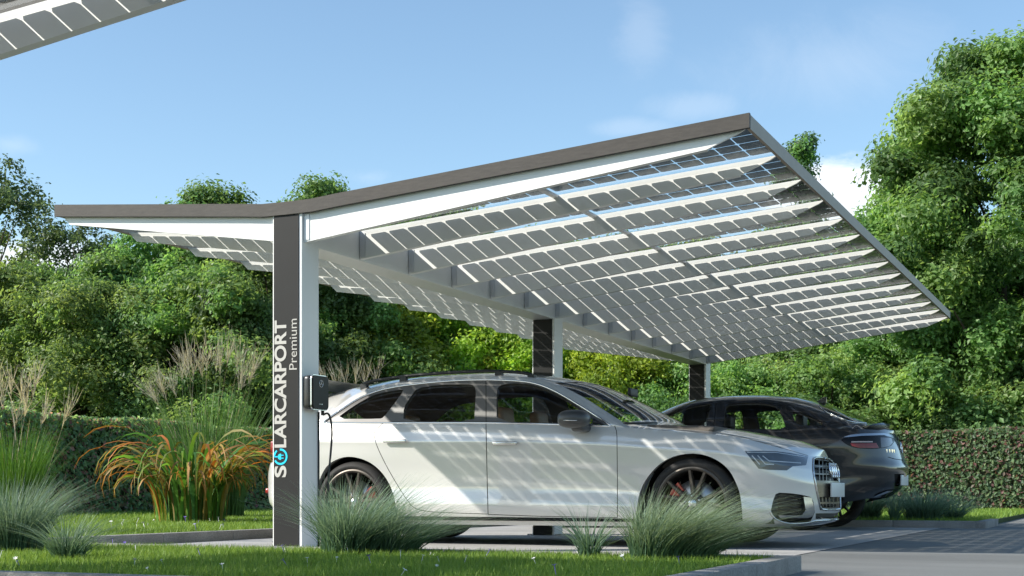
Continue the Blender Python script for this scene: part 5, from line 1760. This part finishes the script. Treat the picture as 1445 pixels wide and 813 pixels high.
row = [('dense', -70, 38, .80), ('dense2', -5, 34, .72), ('dense', 62, 39, .80), ('dense2', 118, 33, .66), ('dense', 165, 38, .78), ('dense2', 212, 33.5, .70), ('dense', 262, 38, .86), ('dense2', 300, 33, .74), ('dense2', 342, 38, .95),
       ('dense', 385, 34, .74), ('dense', 425, 40, .88), ('dense2', 470, 35, .72), ('dense', 500, 42, .9), ('dense2', 530, 45, 1.1), ('dense', 610, 46, 1.1), ('dense2', 700, 46, 1.1), ('dense', 790, 46, 1.05), ('dense2', 870, 46, 1.05),
       ('dense', 960, 45, 1.0), ('dense2', 1040, 45, .95), ('dense', 1110, 46, .95), ('dense2', 1180, 43, .95), ('dense', 1250, 42, .95), ('dense', 1540, 38, 1.1)]
for k, (key, u, dz, sc) in enumerate(row):
    plant(key, u, dz, sc, k * 1.7, belt_label, group=grp, zs=1 + .06 * math.sin(k * 2.3))
glime = 'lime green bushes beyond the carport'
for k, (u, dz, sc) in enumerate([(520, 36, .86), (585, 37, .95), (655, 36, .85), (830, 37, .84), (905, 36, .8), (760, 38, .85)]):
    plant('lime', u, dz, sc, k * 2.1, 'lime green leafy bush seen under the roof behind the white car', 'bush', glime, 'leafy_bush')
gsh = 'low green bushes behind the hedge'
for k, (u, dz, sc) in enumerate([(965, 35, .95), (1035, 34, .9), (1105, 35, .9), (1175, 34, .95), (1240, 35, .9), (1310, 34, .8), (1400, 33.5, .8), (1465, 33.5, .85)]):
    plant('shrub', u, dz, sc * .82, k * 1.3, 'low green bush growing just behind the clipped hedge', 'bush', gsh, 'leafy_bush')
plant('airy', -8, 48, 1.04, .3, 'thin airy tree at the far left edge against the sky')
plant('airy', 112, 47, .87, 2.0, 'sparse airy tree rising behind the left end of the roof')
plant('airy', 168, 50, .84, 4.0, 'sparse tree with sky gaps right of the airy tree')
plant('tall', 306, 50, .97, 4.4, 'light green tree top peeping over the flat left roof edge')
plant('tall', 412, 51, .94, 1.1, 'second tree head just left of the tallest one above the roof valley')
plant('tall', 458, 50, .99, 2.6, 'tall dense tree rising above the roof valley')
plant('column', 1134, 56, 1.0, 0, 'slim pointed tree peeping over the right roof edge')
tree('broad_tree', 77, 'huge leafy tree filling the right edge, far taller than the roof', 'tree', px_ground(1416, 35), h=11.2, rad=3.9, base=1.2, nclump=230, nleaf=220000, size=.135, cols=G_MID + [(.12, .20, .07), (.11, .19, .065)], shape='round', rc=(.38, .78), trunk_r=.24)
tree('broad_tree', 78, 'smaller leafy tree merging with the left side of the huge one', 'tree', px_ground(1312, 35.5), h=8.7, rad=1.75, base=1.2, nclump=120, nleaf=95000, size=.12, cols=G_MID, shape='round', rc=(.34, .68), trunk_r=.15)

# ================================================================== light, sky, camera
d = Vector((1.16, .90, -1.0)).normalized()
sun = bpy.data.lights.new('sun', 'SUN'); sun.energy = 4.3; sun.angle = R(.55); sun.color = (1.0, .945, .86)
so = bpy.data.objects.new('sun', sun); COL.objects.link(so); so.rotation_euler = d.to_track_quat('-Z', 'Y').to_euler(); so.location = (-20, -15, 25)

w = bpy.data.worlds.new('World'); SC.world = w; w.use_nodes = True
nt = w.node_tree; L = nt.links.new
bg = nt.nodes['Background']; bg.inputs['Strength'].default_value = .118
sky = nt.nodes.new('ShaderNodeTexSky'); sky.sky_type = 'NISHITA'; sky.sun_disc = False
sky.sun_elevation = math.asin(-d.z); sky.sun_rotation = math.atan2(-d.x, -d.y)
sky.air_density = 1.0; sky.dust_density = .6; sky.ozone_density = 2.0; sky.altitude = 200
tc = nt.nodes.new('ShaderNodeTexCoord')
def vmath(op, a, b):
    n = nt.nodes.new('ShaderNodeVectorMath'); n.operation = op
    for k, x in enumerate((a, b)):
        if x is None: continue
        if isinstance(x, (tuple, list, Vector)): n.inputs[k].default_value = tuple(x)
        else: L(x, n.inputs[k])
    return n
def m1(op, a, b=None, c=None, clamp=False):
    n = nt.nodes.new('ShaderNodeMath'); n.operation = op; n.use_clamp = clamp
    for k, x in enumerate((a, b, c)):
        if x is None: continue
        if isinstance(x, (int, float)): n.inputs[k].default_value = x
        else: L(x, n.inputs[k])
    return n.outputs[0]
dirv = vmath('NORMALIZE', tc.outputs['Generated'], None).outputs[0]
nz = nt.nodes.new('ShaderNodeTexNoise'); nz.inputs['Scale'].default_value = 9; nz.inputs['Detail'].default_value = 9; nz.inputs['Roughness'].default_value = .62
st_ = vmath('MULTIPLY', dirv, (1, 1, 2.2)); L(st_.outputs[0], nz.inputs['Vector'])
nw = nt.nodes.new('ShaderNodeTexNoise'); nw.inputs['Scale'].default_value = 7; nw.inputs['Detail'].default_value = 10; nw.inputs['Roughness'].default_value = .7; nw.inputs['Distortion'].default_value = 1.2
L(vmath('MULTIPLY', dirv, (1, 1, 1.2)).outputs[0], nw.inputs['Vector'])
total = None
def cloud(u, v, sx, sy, gain, noise, lo, hi):
    """soft bank of cloud round a fixed sky direction"""
    global total
    e0 = ray(u, v).normalized(); e1 = Vector((0, 0, 1)).cross(e0).normalized() * -1; e2 = e1.cross(e0) 
    a = vmath('DOT_PRODUCT', dirv, e0).outputs['Value']; bx = m1('DIVIDE', vmath('DOT_PRODUCT', dirv, e1).outputs['Value'], sx / F); by = m1('DIVIDE', vmath('DOT_PRODUCT', dirv, e2).outputs['Value'], sy / F)
    r2 = m1('ADD', m1('MULTIPLY', bx, bx), m1('MULTIPLY', by, by))
    fall = m1('SUBTRACT', 1.0, m1('SQRT', r2), clamp=True)
    fall = m1('MULTIPLY', fall, m1('GREATER_THAN', a, 0.0))
    s = m1('ADD', m1('MULTIPLY', fall, .75), m1('SUBTRACT', noise, .5))
    mr = nt.nodes.new('ShaderNodeMapRange'); mr.interpolation_type = 'SMOOTHSTEP'; mr.inputs[1].default_value = lo; mr.inputs[2].default_value = hi; mr.inputs[3].default_value = 0; mr.inputs[4].default_value = gain
    L(s, mr.inputs[0])
    o = m1('MULTIPLY', mr.outputs[0], m1('GREATER_THAN', fall, 0.0))
    total = o if total is None else m1('MAXIMUM', total, o)
cloud(1195, 285, 190, 95, .75, nz.outputs['Fac'], .28, .52)
cloud(40, 385, 240, 90, .75, nz.outputs['Fac'], .30, .58)
cloud(905, 45, 70, 120, .10, nw.outputs['Fac'], .28, .75)
cloud(985, 150, 130, 40, .12, nw.outputs['Fac'], .28, .75)
cloud(890, 180, 110, 25, .12, nw.outputs['Fac'], .25, .75)
cloud(20, 205, 60, 26, .12, nw.outputs['Fac'], .25, .75)
cloud(520, 250, 100, 30, .12, nw.outputs['Fac'], .3, .8)
cloud(1180, 90, 260, 110, .12, nw.outputs['Fac'], .15, .8)
mx = nt.nodes.new('ShaderNodeMix'); mx.data_type = 'RGBA'
L(total, mx.inputs[0]); L(vmath('MULTIPLY', sky.outputs[0], (.98, 1.03, .985)).outputs[0], mx.inputs[6]); mx.inputs[7].default_value = (6.3, 6.4, 6.5, 1)
L(mx.outputs[2], bg.inputs['Color'])

cam = bpy.data.cameras.new('camera'); co = bpy.data.objects.new('camera', cam); COL.objects.link(co)
co.location = (0, 0, CAM_H); co.rotation_euler = (PI / 2, 0, TH)
cam.lens = 50.0; cam.sensor_width = 36; cam.shift_y = (HOR - 406.5) / 1445; cam.clip_start = .05; cam.clip_end = 3000
SC.camera = co
SC.view_settings.view_transform = 'Standard'; SC.view_settings.look = 'None'; SC.view_settings.exposure = 0.85; SC.view_settings.gamma = 1
SC.render.engine = 'CYCLES'
SC.cycles.max_bounces = 8; SC.cycles.transparent_max_bounces = 24; SC.cycles.caustics_reflective = False; SC.cycles.caustics_refractive = False
SC.cycles.use_denoising = True
